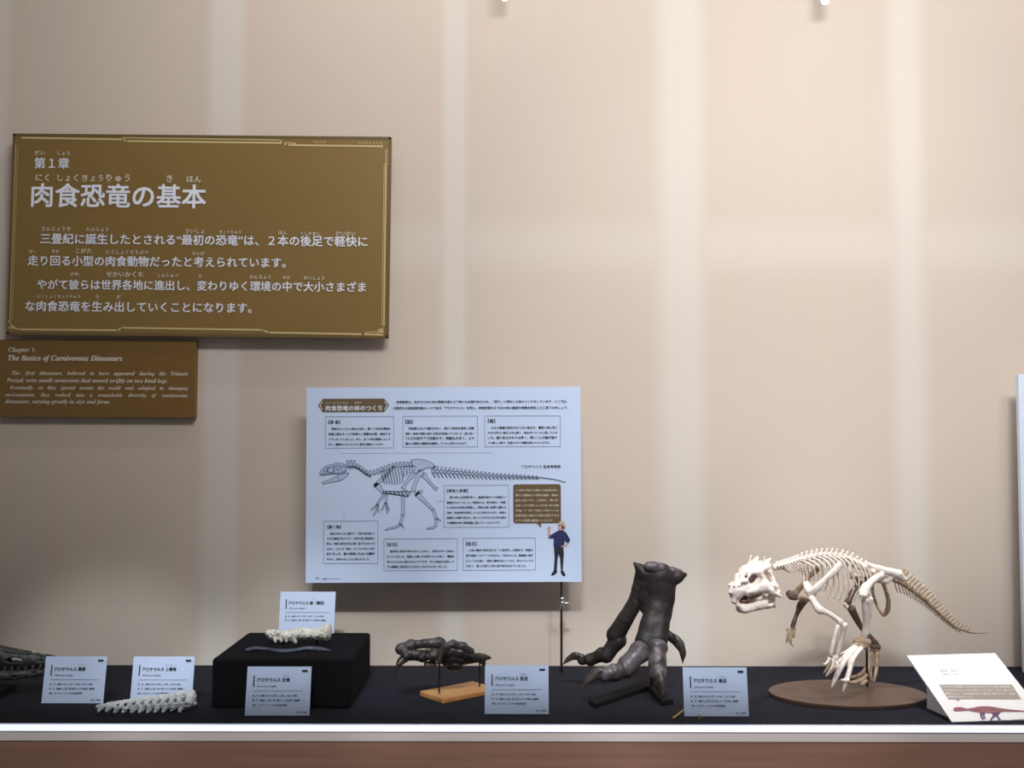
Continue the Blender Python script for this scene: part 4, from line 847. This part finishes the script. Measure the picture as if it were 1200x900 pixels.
# ------------------------------------------------------------------ slanted desk sign
def desk_sign():
    fl = Vector((1.155, 2.836, SHELF + .004)); bl = Vector((1.117, 3.05, SHELF + .134)); wv = Vector((.266, .0356, 0))
    n = (wv.cross(bl - fl)).normalized()
    if n.z < 0: n = -n
    t = thing('desk_sign', 'slanted white reading board with a purple dinosaur picture at the right front', 'sign', (fl.x + .1, 2.94, SHELF))
    fr, br = fl + wv, bl + wv; th = n * -.006
    MB().prism([fl + th, fr + th, br + th, bl + th], [fl, fr, br, bl]).build('board', M_desk, t, bevel=.0015)
    i0 = .012; e = (wv.normalized() * .024)
    a = fl + e + (bl-fl)*.06 + n*-.0065; b = fl + e + (bl-fl)*.72 + n*-.0065; c = Vector((b.x, b.y, SHELF)); d = Vector((a.x, a.y, SHELF)); w2 = wv - 2*e
    MB().prism([a, b, c, d], [a + w2, b + w2, c + w2, d + w2]).build('wedge_stand', M_deskside, t)
    p = lambda u, v: on_plane(u, v, fl + n*.0009, n); p2 = lambda u, v: on_plane(u, v, fl + n*.0016, n)
    T = MB(); T.poly([p(1101, 801.3), p(1112, 818.2), p(1197.5, 818.2), p(1186.5, 801.3)]); T.poly([p(1121, 818.2), p(1123.5, 821.2), p(1126, 818.2)]); tb = T.build('text_panel', M_taupe, t)
    L = MB()
    def row(s_, x0, y, x1): 
        v, f = glyphs(s_, .012, 1); a0 = min(q[0] for q in v); b0 = max(q[0] for q in v); kx = (x1-x0)/(b0-a0)
        L.add([p2(x0 + (q[0]-a0)*kx - q[1]*1.9, y - q[1]*3.0) for q in v], f)
    row('アロサウルスは後期ジュラ紀の北米に生きていた大型の肉食恐竜で', 1104.5, 805, 1187); row('その化石はヨーロッパからも見つかっています。するどい歯と爪で', 1107, 809, 1189.5)
    row('獲物をとらえ、二本の後足で歩いた姿がよく知られており、全身の', 1109.5, 813, 1192); row('骨格が数多く発見されています。', 1112, 817, 1142)
    L.build('panel_lettering', M_letter, tb)
    D = MB()
    D.poly([p(*q) for q in [(1117.5, 830), (1120, 828), (1126, 827.6), (1134, 829.4), (1142, 828.2), (1148, 826.8), (1156, 826.5), (1164, 827.2), (1172, 828.6), (1186, 830.6), (1204, 832), (1204, 833), (1186, 833), (1176, 833), (1172, 834.2), (1165, 835.4), (1157, 834.6), (1150, 834.4), (1143, 833.5), (1136, 831.9), (1128, 832.3), (1119, 832.6)]][::-1]); dp = D.build('dinosaur_picture', M_dino, t)
    D = MB()
    for pts in ([(1149, 834), (1152.5, 834.5), (1151.5, 838.5), (1154.5, 842), (1152, 842.2), (1149.2, 838.5)], [(1152.5, 834.3), (1155, 834.5), (1154.2, 837.5), (1156, 841), (1154.5, 841), (1152.3, 837.5)], [(1163, 834.5), (1168.5, 834), (1167, 838.5), (1163.5, 841.5), (1163, 844.5), (1160.5, 844.5), (1161.5, 841), (1164, 838)], [(1168, 833.5), (1173, 833.5), (1170, 838), (1173, 841), (1174.5, 844.8), (1171.5, 845.6), (1171, 841.8), (1167.5, 838.5)]):
        D.poly([p2(*q) for q in pts][::-1])
    D.build('dinosaur_legs', M_dino2, dp)
    G = MB()
    v = [(1086, 776.3, 1132, 'アロサウルスの生体復元')]
    for x0, y, x1, s_ in v: 
        vv, f = glyphs(s_, .0, 1); a0 = min(q[0] for q in vv); b0 = max(q[0] for q in vv); G.add([p(x0 + (q[0]-a0)*(x1-x0)/(b0-a0) - q[1]*2, y - q[1]*3.2) for q in vv], f)
    G.build('faint_lettering', mat('pale_print', (226, 214, 220), .6), t)
    G = MB()
    for x0, y, x1, s_ in ((1139, 776.2, 1168, '１　２　３　４'), (1103, 786, 1124, '獣脚類　竜盤目'), (1106, 790, 1124, '後期ジュラ紀')):
        vv, f = glyphs(s_, .0, 1); a0 = min(q[0] for q in vv); b0 = max(q[0] for q in vv); G.add([p(x0 + (q[0]-a0)*(x1-x0)/(b0-a0) - q[1]*2, y - q[1]*2.4) for q in vv], f)
    G.build('grey_lettering', mat('grey_print', (176, 178, 186), .6), t)
desk_sign()

# ------------------------------------------------------------------ white board at the right edge
def side_board():
    Y = 3.44; B = Board(1198, 610, Y, 0); 
    f = at(1230, 784, Y); f.z = SHELF
    t = thing('picture_board', 'tall white board with a green picture at the right edge of the view', 'poster', f)
    bz = (B.c.z - SHELF) / B.s + 610
    B.slab(1197.5, 438.5, 1460, bz, .02).build('board', M_side, t, bevel=.001)
    p = lambda u, v: B.P(u, v, .001); g = MB(); rect(g, 1206, 462, 1450, 600, p); g.build('printed_picture', M_green, t)
side_board()

# ------------------------------------------------------------------ brass stick, ceiling spotlights
a = at(789.5, 842, 2.867); b = at(802, 830.5, 2.925); a.z = SHELF + .004; b.z = SHELF + .011
st = MB().tube([a, (a + b)/2, b], [.0032, .0028, .0026], 10, 1); c0 = a.copy(); c0.z = SHELF
tag(st.build('brass_rod', M_brass, shift=c0, smooth=True), 'short brass rod lying beside the label of the big foot', 'rod')
a = on_plane(820, 843, (0, 0, SHELF), Vector((0, 0, 1)))
st = MB().tube([a + Vector((0, 0, .001)), a + Vector((0, 0, .006)), a + Vector((.001, 0, .013))], [.0045, .003, .003], 10, 1)
tag(st.build('brass_stud', M_brass, shift=a, smooth=True), 'tiny brass stud in front of the foot label', 'stud')
def pin_spot(px, py, label):
    Y = 3.47; p = at(px, py, Y); top = Vector((p.x, p.y, 3.6))
    t = thing('pin_spotlight', label, 'spotlight', top, 'small ceiling spotlights')
    st = MB(); st.tube([top, p + Vector((0, 0, .09))], [.006, .006], 10, 1); st.tube([top + Vector((0, 0, -.001)), top + Vector((0, 0, -.012))], [.03, .03], 16, 1); st.build('stem', M_white, t, smooth=True)
    b = MB(); b.tube([p + Vector((0, .012, .09)), p + Vector((0, .006, .05)), p + Vector((0, 0, .004))], [.012, .014, .015], 16, 2); b.build('lamp_body', M_white, t, smooth=True)
    em = MATS.get('lamp_glow')
    if not em:
        em = mat('lamp_glow', (255, 250, 240)); bs = em.node_tree.nodes['Principled BSDF']; bs.inputs['Emission Color'].default_value = (1, .96, .9, 1); bs.inputs['Emission Strength'].default_value = 6
    l = MB(); l.tube([p + Vector((0, -.001, .003)), p + Vector((0, -.003, -.006))], [.0135, .012], 16, 1); l.build('lens', em, t, smooth=True)
    spot('pin_spotlight_beam', p + Vector((0, -.01, -.03)), (p.x + .05, 2.95, .7), 14, (1, .97, .93), 34, .9, .02)
pin_spot(590.5, -3.5, 'left one of two tiny bright spotlights at the top of the wall')
pin_spot(966, 0, 'right one of two tiny bright spotlights at the top of the wall')
